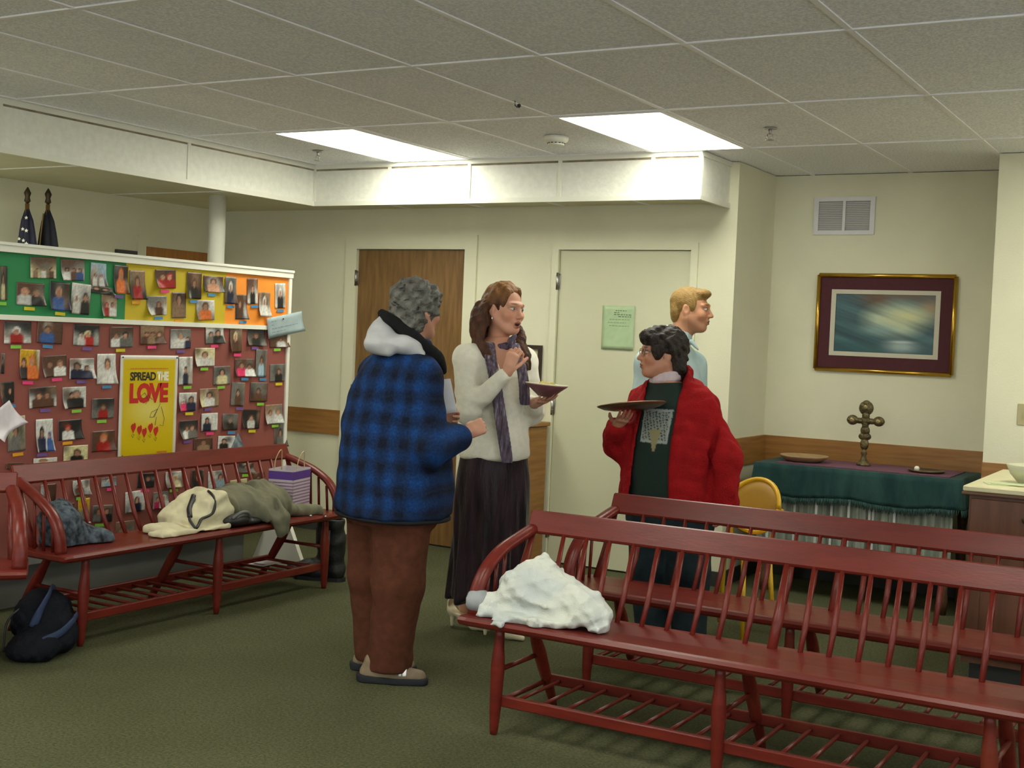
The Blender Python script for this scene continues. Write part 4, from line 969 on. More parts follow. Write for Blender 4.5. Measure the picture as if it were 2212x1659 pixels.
# ------------------------------------------------------------------ implicit-surface modelling (people, cloth bundles)
class Field:
    def __init__(s, lo, hi, h):
        s.lo = np.array(lo, np.float32); s.h = h
        s.n = np.ceil((np.array(hi) - np.array(lo)) / h).astype(int) + 1
        s.ax = [s.lo[k] + h * np.arange(s.n[k], dtype=np.float32) for k in range(3)]
        s.D = np.full(s.n, 0.5, np.float32)
    def sub(s, lo, hi):
        sl = []; 
        for k in range(3):
            a = int(max(0, math.floor((lo[k] - s.lo[k]) / s.h))); b = int(min(s.n[k], math.ceil((hi[k] - s.lo[k]) / s.h) + 1))
            if b <= a: return None, None
            sl.append(slice(a, b))
        X = s.ax[0][sl[0]][:, None, None]; Y = s.ax[1][sl[1]][None, :, None]; Z = s.ax[2][sl[2]][None, None, :]
        return tuple(sl), (X, Y, Z)
    def full(s): return (s.ax[0][:, None, None], s.ax[1][None, :, None], s.ax[2][None, None, :])
    def _mix(s, sl, d, k, cut=False):
        a = s.D[sl]
        if cut: a, d = -a, d
        if k > 0:
            h = np.maximum(k - np.abs(a - d), 0) / k; r = np.minimum(a, d) - h * h * k * .25
        else: r = np.minimum(a, d)
        s.D[sl] = -r if cut else r
    def cone(s, p, q, r0, r1, k=.02, cut=False, sc=(1, 1, 1)):
        p = np.array(p, np.float32); q = np.array(q, np.float32); R = max(r0, r1) / min(sc) + k + 3 * s.h
        sl, G = s.sub(np.minimum(p, q) - R, np.maximum(p, q) + R)
        if sl is None: return s
        ab = q - p; L = float(ab @ ab) + 1e-9
        t = np.clip(((G[0] - p[0]) * ab[0] + (G[1] - p[1]) * ab[1] + (G[2] - p[2]) * ab[2]) / L, 0, 1)
        d = np.sqrt(((G[0] - p[0] - t * ab[0]) * sc[0]) ** 2 + ((G[1] - p[1] - t * ab[1]) * sc[1]) ** 2 + ((G[2] - p[2] - t * ab[2]) * sc[2]) ** 2) - (r0 + (r1 - r0) * t)
        s._mix(sl, d.astype(np.float32), k, cut); return s
    def chain(s, pts, rad, k=.02, cut=False):
        R = rad if hasattr(rad, '__len__') else [rad] * len(pts)
        for a, b, x, y in zip(pts[:-1], pts[1:], R[:-1], R[1:]): s.cone(a, b, x, y, k, cut)
        return s
    def ell(s, c, r, k=.02, cut=False, R=None):
        """ellipsoid; R = 3x3 with local axes as rows"""
        c = np.array(c, np.float32); M = max(r) + k + 3 * s.h
        sl, G = s.sub(c - M, c + M)
        if sl is None: return s
        x, y, z = G[0] - c[0], G[1] - c[1], G[2] - c[2]
        if R is not None: x, y, z = [x * R[i][0] + y * R[i][1] + z * R[i][2] for i in range(3)]
        q = np.sqrt((x / r[0]) ** 2 + (y / r[1]) ** 2 + (z / r[2]) ** 2)
        g = np.sqrt((x / r[0] ** 2) ** 2 + (y / r[1] ** 2) ** 2 + (z / r[2] ** 2) ** 2) + 1e-6
        s._mix(sl, (q * (q - 1) / g).astype(np.float32), k, cut); return s
    def box(s, c, hs, k=.02, R=None, r=.015, cut=False):
        c = np.array(c, np.float32); M = float(np.linalg.norm(hs)) + k + 3 * s.h
        sl, G = s.sub(c - M, c + M)
        if sl is None: return s
        x, y, z = G[0] - c[0], G[1] - c[1], G[2] - c[2]
        if R is not None: x, y, z = [x * R[i][0] + y * R[i][1] + z * R[i][2] for i in range(3)]
        q = [np.abs(a) - (b - r) for a, b in zip((x, y, z), hs)]
        d = np.sqrt(np.maximum(q[0], 0) ** 2 + np.maximum(q[1], 0) ** 2 + np.maximum(q[2], 0) ** 2) + np.minimum(np.maximum(q[0], np.maximum(q[1], q[2])), 0) - r
        s._mix(sl, d.astype(np.float32), k, cut); return s
    def loft(s, rows, ang=0.0, k=.02, cut=False, p=2.3, rnd=.012):
        """rows (z, cx, cy, rx, ry) upward; ellipse axes turned by ang"""
        rows = np.array(rows, float); z0, z1 = rows[0, 0], rows[-1, 0]
        m = rows[:, 3:5].max() + k + .03
        sl, G = s.sub((rows[:, 1].min() - m, rows[:, 2].min() - m, z0 - .03 - k), (rows[:, 1].max() + m, rows[:, 2].max() + m, z1 + .03 + k))
        if sl is None: return s
        Z = G[2].ravel(); cols = []
        for c in range(1, 5):
            zz = np.linspace(z0, z1, 200); val = np.interp(zz, rows[:, 0], rows[:, c]); ker = np.hanning(31); ker /= ker.sum()
            val = np.convolve(np.pad(val, 15, mode='edge'), ker, 'valid'); cols.append(np.interp(Z, zz, val)[None, None, :])
        x, y = G[0] - cols[0], G[1] - cols[1]; ca, sa = math.cos(ang), math.sin(ang)
        u, v = x * ca + y * sa, -x * sa + y * ca
        d = ((np.abs(u) / cols[2]) ** p + (np.abs(v) / cols[3]) ** p) ** (1 / p); d = (d - 1) * np.minimum(cols[2], cols[3])
        e = np.maximum(z0 - G[2], G[2] - z1) + 0 * d
        h = np.maximum(rnd - np.abs(d - e), 0) / rnd; d = np.maximum(d, e) + h * h * rnd * .25
        s._mix(sl, d.astype(np.float32), k, cut); return s
    def disp(s, amp, freq, seed=0, aniso=(1, 1, 1), mask=None, ridged=False, terms=9):
        r = np.random.RandomState(seed); X, Y, Z = s.full(); n = 0
        for i in range(terms):
            v = r.normal(size=3); v /= np.linalg.norm(v); v = v * np.array(aniso); f = freq * (2 ** r.uniform(-.6, .9))
            a = np.sin((X * v[0] + Y * v[1] + Z * v[2]) * f + r.uniform(0, 6.28))
            n = n + (1 - 2 * np.abs(a) ** .8 if ridged else a)
        n = n / math.sqrt(terms)
        if mask is not None: n = n * mask(X, Y, Z)
        s.D += (amp * n).astype(np.float32); return s
    def mesh(s, name, smooth=1):
        D = s.D.copy(); D[0] = np.maximum(D[0], 1e-4); D[-1] = np.maximum(D[-1], 1e-4); D[:, 0] = np.maximum(D[:, 0], 1e-4); D[:, -1] = np.maximum(D[:, -1], 1e-4); D[:, :, 0] = np.maximum(D[:, :, 0], 1e-4); D[:, :, -1] = np.maximum(D[:, :, -1], 1e-4)
        I = D < 0; nx, ny, nz = D.shape
        cnt = np.zeros((nx - 1, ny - 1, nz - 1), np.int8); offs = [(i, j, k) for i in (0, 1) for j in (0, 1) for k in (0, 1)]
        for (i, j, k) in offs: cnt += I[i:nx - 1 + i, j:ny - 1 + j, k:nz - 1 + k]
        act = np.argwhere((cnt > 0) & (cnt < 8))
        if not len(act): return mesh(name, [], [])
        val = {o: D[act[:, 0] + o[0], act[:, 1] + o[1], act[:, 2] + o[2]] for o in offs}
        P = np.zeros((len(act), 3)); C = np.zeros(len(act))
        for a in offs:
            for ax in range(3):
                if a[ax]: continue
                b = list(a); b[ax] = 1; b = tuple(b)
                x = (val[a] < 0) != (val[b] < 0); t = np.where(x, val[a] / np.where(x, val[a] - val[b], 1), 0)
                q = np.array(a, float)[None, :] + t[:, None] * (np.array(b) - np.array(a))[None, :]
                P[x] += q[x]; C += x
        V = (act + P / C[:, None]) * s.h + s.lo
        idx = np.full((nx - 1, ny - 1, nz - 1), -1, np.int64); idx[act[:, 0], act[:, 1], act[:, 2]] = np.arange(len(act))
        Fs = []
        for ax in range(3):
            o = [0, 0, 0]; o[ax] = 1
            A = I[:nx - o[0], :ny - o[1], :nz - o[2]]; B = I[o[0]:, o[1]:, o[2]:]
            e = np.argwhere(A != B); ins = A[e[:, 0], e[:, 1], e[:, 2]]
            u, w_ = (ax + 1) % 3, (ax + 2) % 3
            ok = (e[:, u] > 0) & (e[:, w_] > 0) & (e[:, u] < D.shape[u] - 1) & (e[:, w_] < D.shape[w_] - 1); e = e[ok]; ins = ins[ok]
            def cell(du, dw):
                c = e.copy(); c[:, u] -= du; c[:, w_] -= dw; return idx[c[:, 0], c[:, 1], c[:, 2]]
            q = np.stack([cell(1, 1), cell(0, 1), cell(0, 0), cell(1, 0)], 1)
            q[~ins] = q[~ins][:, ::-1]; Fs.append(q)
        Q = np.vstack(Fs); Q = Q[(Q >= 0).all(1)]
        for _ in range(smooth):     # one light relaxation pass
            S_ = np.zeros_like(V); N = np.zeros(len(V))
            for a in range(4):
                i, j = Q[:, a], Q[:, (a + 1) % 4]
                for c in range(3): S_[:, c] += np.bincount(i, V[j, c], len(V)) + np.bincount(j, V[i, c], len(V))
                N += np.bincount(i, minlength=len(V)) + np.bincount(j, minlength=len(V))
            V = V * .5 + .5 * S_ / np.maximum(N, 1)[:, None]
        return np_mesh(name, V, Q)
def np_mesh(name, V, Q):
    me = bpy.data.meshes.new(name); me.vertices.add(len(V)); me.vertices.foreach_set('co', np.asarray(V, np.float32).ravel())
    me.loops.add(len(Q) * 4); me.loops.foreach_set('vertex_index', np.asarray(Q, np.int32).ravel())
    me.polygons.add(len(Q)); me.polygons.foreach_set('loop_start', np.arange(0, len(Q) * 4, 4, dtype=np.int32))
    me.polygons.foreach_set('use_smooth', np.ones(len(Q), bool)); me.update(calc_edges=True); me.validate()
    return me
def verts(me):
    a = np.zeros(len(me.vertices) * 3, np.float32); me.vertices.foreach_get('co', a); return a.reshape(-1, 3)
def quads(me):
    a = np.zeros(len(me.loops), np.int32); me.loops.foreach_get('vertex_index', a); return a.reshape(-1, 4)
def join_meshes(name, parts):
    """parts: [(mesh, colours)] -> one mesh with one colour layer"""
    V = []; Q = []; C = []; n = 0
    for me, c in parts:
        v = verts(me); V.append(v); Q.append(quads(me) + n); n += len(v)
        c = np.asarray(c, np.float32); C.append(np.tile(c, (len(v), 1)) if c.ndim == 1 else c); bpy.data.meshes.remove(me)
    me = np_mesh(name, np.vstack(V), np.vstack(Q)); set_col(me, np.vstack(C)); return me

M_skin = vcol_mat('skin', .5, bump=.08, bscale=300, spec=.35)
M_hairv = vcol_mat('hair', .55, bump=.9, bscale=160, spec=.3)

def frame3(fu, fv, tilt=0.0, roll=0.0):
    """head axes as rows: right, forward, up; (fu, fv) = facing direction in the person's ground frame"""
    l = math.hypot(fu, fv); f = np.array([fu / l * math.cos(tilt), fv / l * math.cos(tilt), math.sin(tilt)]); r = np.cross(f, [0, 0, 1]); r /= np.linalg.norm(r); u = np.cross(r, f)
    r2 = r * math.cos(roll) + u * math.sin(roll); u2 = -r * math.sin(roll) + u * math.cos(roll)
    return np.array([r2, f, u2])

def head(c, A, sc=1.0, skin=S(196, 146, 120), lips=S(150, 72, 66), brow=S(90, 64, 46), iris=S(60, 70, 70), neck_to=None, neck_r=.052, mouth_open=0.0, jaw=1.0, beard=None, h=.0034, smile=0.0):
    """skin head with eyes, nose, mouth, ears and neck; returns (mesh, colours) in person space"""
    c = np.array(c, float)
    w = lambda x, y, z: c + sc * (A.T @ np.array([x, y, z]))
    R = A; f = Field(c - .21 * sc - (0, 0, .06), c + .19 * sc, h)
    E = lambda p, r, k=.012, cut=False: f.ell(w(*p), [q * sc for q in r], k, cut, R)
    E((0, -.012, .036), (.074, .094, .080), 0)
    E((0, .022, -.030), (.060 * jaw, .073, .088), .03)
    E((0, .062, -.096), (.027 * jaw, .026, .020), .03)
    for s in (-1, 1):
        f.cone(w(s * .056 * jaw, -.005, -.045), w(s * .026 * jaw, .062, -.092), .020 * sc, .016 * sc, .03)
        E((s * .040, .066, -.026), (.026, .022, .024), .025)
        f.cone(w(s * .010, .092, .026), w(s * .048, .074, .026), .011 * sc, .009 * sc, .016)
    for s in (-1, 1): E((s * .031, .100, .006), (.019, .016, .012), .014, True)
    for s in (-1, 1): E((s * .0315, .0815, .006), (.0125, .0125, .0125), .003)
    f.cone(w(0, .088, .018), w(0, .113, -.028), .0075 * sc, .0115 * sc, .012)
    for s in (-1, 1): E((s * .0115, .101, -.032), (.0085, .011, .008), .008)
    for s in (-1, 1): E((s * .006, .110, -.041), (.0035, .006, .003), .003, True)
    E((0, .088, -.058), (.026, .013, .017), .014)
    E((0, .0985, -.0565), (.0215 + smile * .004, .0075, .0055), .004)
    E((0, .0965, -.0695 - mouth_open), (.0185, .0080, .0065), .004)
    if mouth_open: E((0, .103, -.0625 - mouth_open * .4), (.016, .016, .003 + mouth_open * .55), .003, True)
    else: E((0, .110, -.0630), (.021, .010, .0014), .003, True)
    for s in (-1, 1):
        f.ell(w(s * .0765, -.012, -.004), [.009 * sc, .020 * sc, .031 * sc], .008, False, R)
        f.ell(w(s * .0850, -.009, .001), [.006 * sc, .011 * sc, .018 * sc], .005, True, R)
    nt = c + np.array(neck_to) if neck_to is not None else w(0, -.04, -.20)
    f.cone(w(0, -.022, -.055), nt, neck_r * sc, neck_r * sc * 1.08, .03)
    me = f.mesh('head')
    V = verts(me); L = ((V - c) / sc) @ A.T; x, y, z = L[:, 0], L[:, 1], L[:, 2]
    C = np.tile(np.array(skin), (len(V), 1))
    def dab(mask, col):
        m = np.clip(mask, 0, 1)[:, None]; C[:] = C * (1 - m) + np.array(col) * m
    ax_ = np.abs(x); sk = np.array(skin)
    dab(.5 * np.exp(-((ax_ - .043) / .02) ** 2 - ((z + .03) / .022) ** 2) * (y > .02), sk * (1.05, .72, .66))
    dab(.4 * np.exp(-(x / .012) ** 2 - ((z + .03) / .012) ** 2) * (y > .09), sk * (1.05, .75, .7))
    dab((1 - np.hypot(x / .024, (z + .063 + mouth_open * .4) / (.0125 + mouth_open * .9))) * 3 * (y > .075), lips)
    if mouth_open:
        dab((1 - np.hypot(x / .017, (z + .0625 + mouth_open * .4) / (.004 + mouth_open * .62))) * 4 * (y > .07), (.05, .012, .012))
        dab((1 - np.hypot(x / .013, (z + .0595) / .0030)) * 3 * (y > .07), S(215, 205, 190))
    for s in (-1, 1):
        d = np.hypot((x - s * .0315) / .0150, (z - .006) / .0068)
        dab((1.55 - d) * 3 * (y > .06), sk * .72)
        dab((1 - d) * 5 * (y > .066), S(205, 200, 190))
        dab((1 - np.hypot((x - s * .0315), (z - .006)) / .0062) * 4 * (y > .066), iris)
        dab((1 - np.hypot((x - s * .0315), (z - .006)) / .0032) * 4 * (y > .066), (.01, .01, .01))
        dab((1 - np.hypot((x - s * .0315) / .017, (z - .0135) / .0028)) * 2.5 * (y > .06), (.05, .03, .025))
        dab((1 - np.hypot((x - s * .033) / .021, (z - .030 - .12 * (.033 - abs(x)) * 0) / .0048)) * 2.2 * (y > .05), brow)
    if beard is not None: dab(.35 * ((z < -.035) & (y > -.0)), beard)
    return me, C

def hand(wrist, palm_dir, palm_n, side, curls, spread=.16, L=.175, thumb=(.6, .5), h=.0032, skin=S(196, 146, 120), fore=None):
    """hand with palm, four fingers and thumb. palm_dir: toward fingers, palm_n: direction the palm faces,
    side: unit sign, +1 if the thumb lies at palm_dir x palm_n. curls: 4 bends (rad) index..little."""
    d = np.array(palm_dir, float); d /= np.linalg.norm(d); n = np.array(palm_n, float); n -= d * (n @ d); n /= np.linalg.norm(n)
    t = np.cross(d, n) * side; w = np.array(wrist, float); s = L / .185
    f = Field(w - .20 * s, w + .24 * s, h)
    if fore is not None: f.cone(fore, w, .030 * s, .025 * s, .01)
    P = lambda a, b, c: w + s * (d * a + t * b + n * c)
    f.cone(w, P(.03, 0, 0), .025 * s, .027 * s, .01)
    for b in (-.026, -.009, .009, .026): f.cone(P(.02, b * .75, 0), P(.088 - abs(b) * .25, b, 0), .0145 * s, .0125 * s, .012)
    lens = ((.040, .024, .020), (.044, .028, .022), (.041, .026, .021), (.031, .020, .018))
    nails = []
    for i, (b, c) in enumerate(zip((.028, .0095, -.0095, -.028), curls)):
        p = P(.088 - abs(b) * .25, b, 0); a = c * .55; r = (.0090, .0094, .0090, .0080)[i] * s; sp = spread * (b / .028)
        for k, l in enumerate(lens[i]):
            dir_ = (d * math.cos(a) + n * math.sin(a)); dir_ = dir_ + t * sp * math.cos(a) * (1 if c < 1 else .3); dir_ /= np.linalg.norm(dir_)
            q = p + s * l * dir_; f.cone(p, q, r, r * .90, .0035); p = q; r *= .90; a += c * (1.0, .75, .5)[k]
        nails.append(p)
    p = P(.022, .026, .004); r = .0125 * s
    th_out, th_in = thumb
    for k, (l, o_) in enumerate(((.040, 1.0), (.032, .75), (.026, .5))):
        dir_ = d * (1 - .25 * o_) + t * th_out * o_ + n * th_in * (1.2 - .3 * o_); dir_ /= np.linalg.norm(dir_)
        q = p + s * l * dir_; f.cone(p, q, r, r * .86, .005); p = q; r *= .88
    nails.append(p)
    me = f.mesh('hand'); V = verts(me); C = np.tile(np.array(skin), (len(V), 1))
    for q in nails:
        m = np.clip(1.2 - np.linalg.norm(V - q, axis=1) / (.010 * s), 0, .5)[:, None]; C = C * (1 - m) + np.array(skin) * (1.05, .80, .76) * m
    return me, C

def shoe_field(f, heel, toe, w=.042, hh=.065, k=.015):
    a = np.array(heel, float); b = np.array(toe, float); d = b - a
    f.cone(a + d * .12 + (0, 0, .038), a + d * .55 + (0, 0, .036), .036, .040, k)
    f.cone(a + d * .55 + (0, 0, .036), a + d * .86 + (0, 0, .030), .040, .031, k)
    f.cone(a + d * .15 + (0, 0, .05), a + d * .18 + (0, 0, hh + .02), .034, .036, k)
    f.cone(a + d * .2 + (0, 0, .06), a + d * .55 + (0, 0, .05), .030, .032, k)
    return f
def person(name, loc, label):
    o = None
    return dict(loc=loc, label=label)
def finish_person(parts, loc, label):
    """parts[0] = body mesh; places the figure at loc, turned to the camera's ground frame"""
    me = join_meshes('person', parts); me.materials.append(M_skin)
    o = obj('person', me, None, None, loc, YAW); tag(o, label, 'person'); return o
def add_mesh(name, me, m, par, cols=None):
    if cols is not None: set_col(me, cols)
    return obj(name, me, m, par)
def core(rows, ang, legs, arms, r_leg=(.07, .05), h=.014):
    """hidden body under the clothes so that the figure is one whole person"""
    P = np.array([r[:3] for r in [(q[1], q[2], q[0]) for q in rows]]); lo = P.min(0) - .35; hi = P.max(0) + .35; lo[2] = -.02
    for a in arms:
        for p in a: lo = np.minimum(lo, np.array(p) - .1); hi = np.maximum(hi, np.array(p) + .1)
    f = Field(lo, hi, h); f.loft(rows, ang, .0)
    for l in legs: f.chain(l, [r_leg[0], (r_leg[0] + r_leg[1]) / 2, r_leg[1]][:len(l)], .03)
    for a in arms: f.chain(a, [.042, .036, .028][:len(a)], .03)
    return f.mesh('core')
def fabric(name, color, color2=None, var=.06, bscale=500, bump=.35, rough=.9, scale=20, sheen=.0):
    return mat(name, color, rough, var=0 if color2 else var, scale=scale, color2=color2, bump=bump, bscale=bscale, sheen=sheen, spec=.2)

# ================================================================== person 1: blue plaid coat, grey curls, seen from behind
def plaid_mat():
    m = bpy.data.materials.new('blue_plaid_fleece'); m.use_nodes = True; nt = m.node_tree; n = nt.nodes; b = n['Principled BSDF']
    b.inputs['Roughness'].default_value = .95; b.inputs['Specular IOR Level'].default_value = .15
    tc = n.new('ShaderNodeTexCoord'); sx = n.new('ShaderNodeSeparateXYZ')
    nz0 = n.new('ShaderNodeTexNoise'); nz0.inputs['Scale'].default_value = 9; nt.links.new(tc.outputs['Object'], nz0.inputs['Vector'])
    ad = n.new('ShaderNodeMix'); ad.data_type = 'RGBA'; ad.blend_type = 'LINEAR_LIGHT'; ad.inputs[0].default_value = .025
    nt.links.new(tc.outputs['Object'], ad.inputs[6]); nt.links.new(nz0.outputs['Color'], ad.inputs[7]); nt.links.new(ad.outputs[2], sx.inputs[0])
    def band(sock, freq, ph, lo, hi):
        a = n.new('ShaderNodeMath'); a.operation = 'MULTIPLY_ADD'; a.inputs[1].default_value = freq; a.inputs[2].default_value = ph; nt.links.new(sock, a.inputs[0])
        s_ = n.new('ShaderNodeMath'); s_.operation = 'SINE'; nt.links.new(a.outputs[0], s_.inputs[0])
        r = n.new('ShaderNodeMapRange'); r.inputs[1].default_value = lo; r.inputs[2].default_value = hi; nt.links.new(s_.outputs[0], r.inputs[0]); return r.outputs[0]
    # horizontal axis across the back runs along u; use u - 0.5 v so stripes wrap the sides
    mm = n.new('ShaderNodeMath'); mm.operation = 'MULTIPLY_ADD'; mm.inputs[1].default_value = -.55; nt.links.new(sx.outputs['Y'], mm.inputs[0]); nt.links.new(sx.outputs['X'], mm.inputs[2])
    v1 = band(mm.outputs[0], 60, .4, -.7, .8); h1 = band(sx.outputs['Z'], 66, 1.0, -.8, .9)
    v2 = band(mm.outputs[0], 124, 2.0, .55, .95); h2 = band(sx.outputs['Z'], 116, .5, .6, .95)
    s1 = n.new('ShaderNodeMath'); s1.operation = 'ADD'; nt.links.new(v1, s1.inputs[0]); nt.links.new(h1, s1.inputs[1])
    s2 = n.new('ShaderNodeMath'); s2.operation = 'MULTIPLY'; s2.inputs[1].default_value = .5; nt.links.new(s1.outputs[0], s2.inputs[0])
    r = n.new('ShaderNodeValToRGB'); e = r.color_ramp.elements; e[0].position = 0; e[0].color = (*S(22, 27, 42), 1); e[1].position = 1; e[1].color = (*S(24, 60, 112), 1)
    k = e.new(.5); k.color = (*S(24, 44, 80), 1)
    nt.links.new(s2.outputs[0], r.inputs[0])
    s3 = n.new('ShaderNodeMath'); s3.operation = 'MAXIMUM'; nt.links.new(v2, s3.inputs[0]); nt.links.new(h2, s3.inputs[1])
    s4 = n.new('ShaderNodeMath'); s4.operation = 'MULTIPLY'; s4.inputs[1].default_value = .35; nt.links.new(s3.outputs[0], s4.inputs[0])
    mx = n.new('ShaderNodeMix'); mx.data_type = 'RGBA'; nt.links.new(s4.outputs[0], mx.inputs[0]); nt.links.new(r.outputs[0], mx.inputs[6]); mx.inputs[7].default_value = (*S(30, 44, 70), 1)
    nz = n.new('ShaderNodeTexNoise'); nz.inputs['Scale'].default_value = 110; nt.links.new(tc.outputs['Object'], nz.inputs['Vector'])
    r2 = n.new('ShaderNodeValToRGB'); r2.color_ramp.elements[0].position = .3; r2.color_ramp.elements[1].position = .7; r2.color_ramp.elements[0].color = (.7, .7, .72, 1); r2.color_ramp.elements[1].color = (1.2, 1.2, 1.2, 1)
    nt.links.new(nz.outputs['Fac'], r2.inputs[0])
    m2 = n.new('ShaderNodeMix'); m2.data_type = 'RGBA'; m2.blend_type = 'MULTIPLY'; m2.inputs[0].default_value = 1; nt.links.new(mx.outputs[2], m2.inputs[6]); nt.links.new(r2.outputs[0], m2.inputs[7]); nt.links.new(m2.outputs[2], b.inputs['Base Color'])
    bp = n.new('ShaderNodeBump'); bp.inputs['Strength'].default_value = .5; bp.inputs['Distance'].default_value = .006; nt.links.new(nz.outputs['Fac'], bp.inputs['Height']); nt.links.new(bp.outputs[0], b.inputs['Normal'])
    return m
def person_a():
    G = (-3.095, 4.422, 0); ang = math.radians(-48)
    skin = S(186, 136, 112)
    hc = np.array((.055, .01, 1.555)); A = frame3(.66, .75, -.05)
    hm, hcols = head(hc, A, 1.0, skin, neck_to=(-.03, -.02, -.17), neck_r=.056, iris=S(60, 60, 60))
    coat = [(.695, -.012, 0, .272, .225), (.80, -.012, 0, .270, .222), (.95, -.014, 0, .256, .212), (1.10, -.026, 0, .232, .190), (1.22, -.022, 0, .205, .165), (1.31, -.008, .0, .175, .138), (1.38, .012, .0, .130, .110), (1.44, .03, .01, .10, .09)]
    rs = (.095, -.135, 1.275); re = (.150, -.205, 1.000); rw = (.275, -.055, 1.040)
    ls = (-.105, .155, 1.275); le = (-.02, .315, 1.02); lw = (.13, .345, 1.06)
    shr = [(z, x, y, a * .74, b * .74) for z, x, y, a, b in coat]
    legsR = [(.02, -.085, .72), (.015, -.075, .40), (-.005, -.070, .07)]; legsL = [(-.10, .09, .72), (-.085, .095, .40), (-.075, .10, .07)]
    cm_ = core(shr, ang, [legsL, legsR], [[rs, re, rw], [ls, le, lw]])
    hr = hand((.285, -.045, 1.052), (.60, .30, .28), (-.25, .60, -.15), 1, (1.75, 1.75, 1.75, 1.75), .02, .172, (.10, 1.1), skin=skin, fore=re)
    hl = hand(lw, (.8, -.1, .25), (.1, -.8, .3), -1, (.9, .9, 1.0, 1.0), .05, .175, (.3, .9), skin=skin, fore=le)
    o = finish_person([(hm, hcols), hr, hl, (cm_, np.array(skin))], G, 'grey-haired person in a blue plaid coat and brown trousers, back to the camera')
    # coat
    f = Field((-.42, -.42, .66), (.42, .48, 1.50), .0075)
    f.loft(coat, ang, 0, p=2.2, rnd=.03)
    f.chain([(.065, -.09, 1.325), rs, re], [.060, .078, .076], .05); f.cone(re, np.array(re) * .2 + np.array(rw) * .8, .078, .060, .03)
    f.chain([(-.065, .10, 1.325), ls, le], [.06, .076, .074], .05); f.cone(le, lw, .076, .062, .035)
    f.disp(.0045, 24, 4, (1, 1, .45)); f.disp(.003, 60, 5, (1, 1, .6))
    f.chain([(.20, -.22, 1.02), (.16, -.18, 1.10)], .004, .01, True)
    # slit side pocket
    f.chain([(.16, -.235, .86), (.165, -.232, .74)], [.010, .006], .012, True)
    c = add_mesh('coat', f.mesh('coat'), plaid_mat(), o)
    # black lining edge at the hem
    f = Field((-.36, -.36, .66), (.36, .36, .74), .007); f.loft([(.682, -.012, 0, .264, .217), (.700, -.012, 0, .266, .219)], ang, 0, rnd=.008)
    add_mesh('hem_lining', f.mesh('hem_lining'), fabric('black_lining', (.012, .012, .014)), c)
    # black collar band sweeping from the nape to the front right
    f = Field((-.2, -.25, 1.25), (.3, .2, 1.62), .0055)
    ptsc = spline([(-.085, -.035, 1.535), (-.035, -.085, 1.505), (.035, -.115, 1.460), (.100, -.110, 1.415), (.150, -.065, 1.370), (.165, .0, 1.33)], 3)
    for k in range(len(ptsc) - 1): f.cone(ptsc[k], ptsc[k + 1], .021, .021, .012); f.cone(ptsc[k] + np.array((.012, .012, -.025)), ptsc[k + 1] + np.array((.012, .012, -.025)), .016, .016, .012)
    f.disp(.002, 60, 3)
    add_mesh('collar', f.mesh('collar'), fabric('black_knit', (.010, .010, .011), bump=.6), c)
    # white hood lying on the back
    f = Field((-.3, -.3, 1.28), (.2, .15, 1.60), .0055)
    f.ell((-.025, -.105, 1.412), (.120, .070, .036), .0); f.ell((-.085, -.080, 1.450), (.056, .055, .050), .04); f.cone((-.095, -.06, 1.49), (-.075, -.045, 1.535), .020, .010, .03)
    f.cone((.02, -.13, 1.405), (.095, -.125, 1.375), .038, .014, .03); f.cone((-.115, -.09, 1.400), (-.04, -.145, 1.380), .026, .026, .03)
    f.chain([(-.13, -.13, 1.47), (-.06, -.17, 1.455), (.02, -.185, 1.42)], .007, .02, True); f.chain([(-.10, -.14, 1.51), (-.03, -.17, 1.475)], .005, .015, True)
    f.disp(.003, 36, 8)
    add_mesh('hood', f.mesh('hood'), fabric('white_fleece', S(186, 186, 188)), o)
    # short grey curls
    f = Field(hc - .17, hc + .18, .0042)
    w = lambda x, y, z: hc + A.T @ np.array([x, y, z])
    f.ell(w(0, -.022, .040), (.094, .108, .096), 0, False, A); f.ell(w(0, -.055, -.045), (.086, .066, .080), .03, False, A)
    f.ell(w(0, .055, .070), (.070, .045, .048), .03, False, A); f.ell(w(.060, .025, .01), (.030, .040, .050), .02, False, A)
    f.disp(.0060, 150, 2, terms=12); f.disp(.0030, 300, 6, terms=10)
    f.ell(w(0, .115, -.045), (.066, .07, .092), .01, True, A)
    me = f.mesh('hair'); V = verts(me); q = (np.sin(V @ np.array((90, 40, 70))) + np.sin(V @ np.array((-50, 110, 60)) + 1) + np.sin(V @ np.array((160, 20, -120)))) / 3
    C = np.array(S(96, 94, 88))[None] * (1 + .55 * q[:, None]); add_mesh('hair', me, M_hairv, o, C)
    # trousers
    f = Field((-.32, -.32, .03), (.32, .32, .80), .0075)
    f.loft([(.66, -.02, 0, .205, .165), (.78, -.02, 0, .21, .17)], ang, 0)
    f.chain([(.03, -.085, .74), (.028, -.075, .42), (.0, -.070, .075)], [.126, .110, .088], .03)
    f.chain([(-.105, .085, .74), (-.095, .09, .42), (-.075, .10, .085)], [.122, .106, .086], .03)
    f.cone((.03, -.07, .055), (.055, -.07, .10), .060, .045, .03)
    f.chain([(-.07, -.10, .68), (-.075, -.10, .40), (-.09, -.04, .20)], .010, .03, True)
    f.disp(.0055, 26, 7, (1, 1, .35)); f.disp(.0025, 60, 9, (1, 1, .6))
    X, Y, Z = f.full(); f.D = np.maximum(f.D, .048 - Z + 0 * f.D)
    add_mesh('trousers', f.mesh('trousers'), fabric('brown_wool', S(92, 52, 36), S(80, 44, 30), scale=30), o)
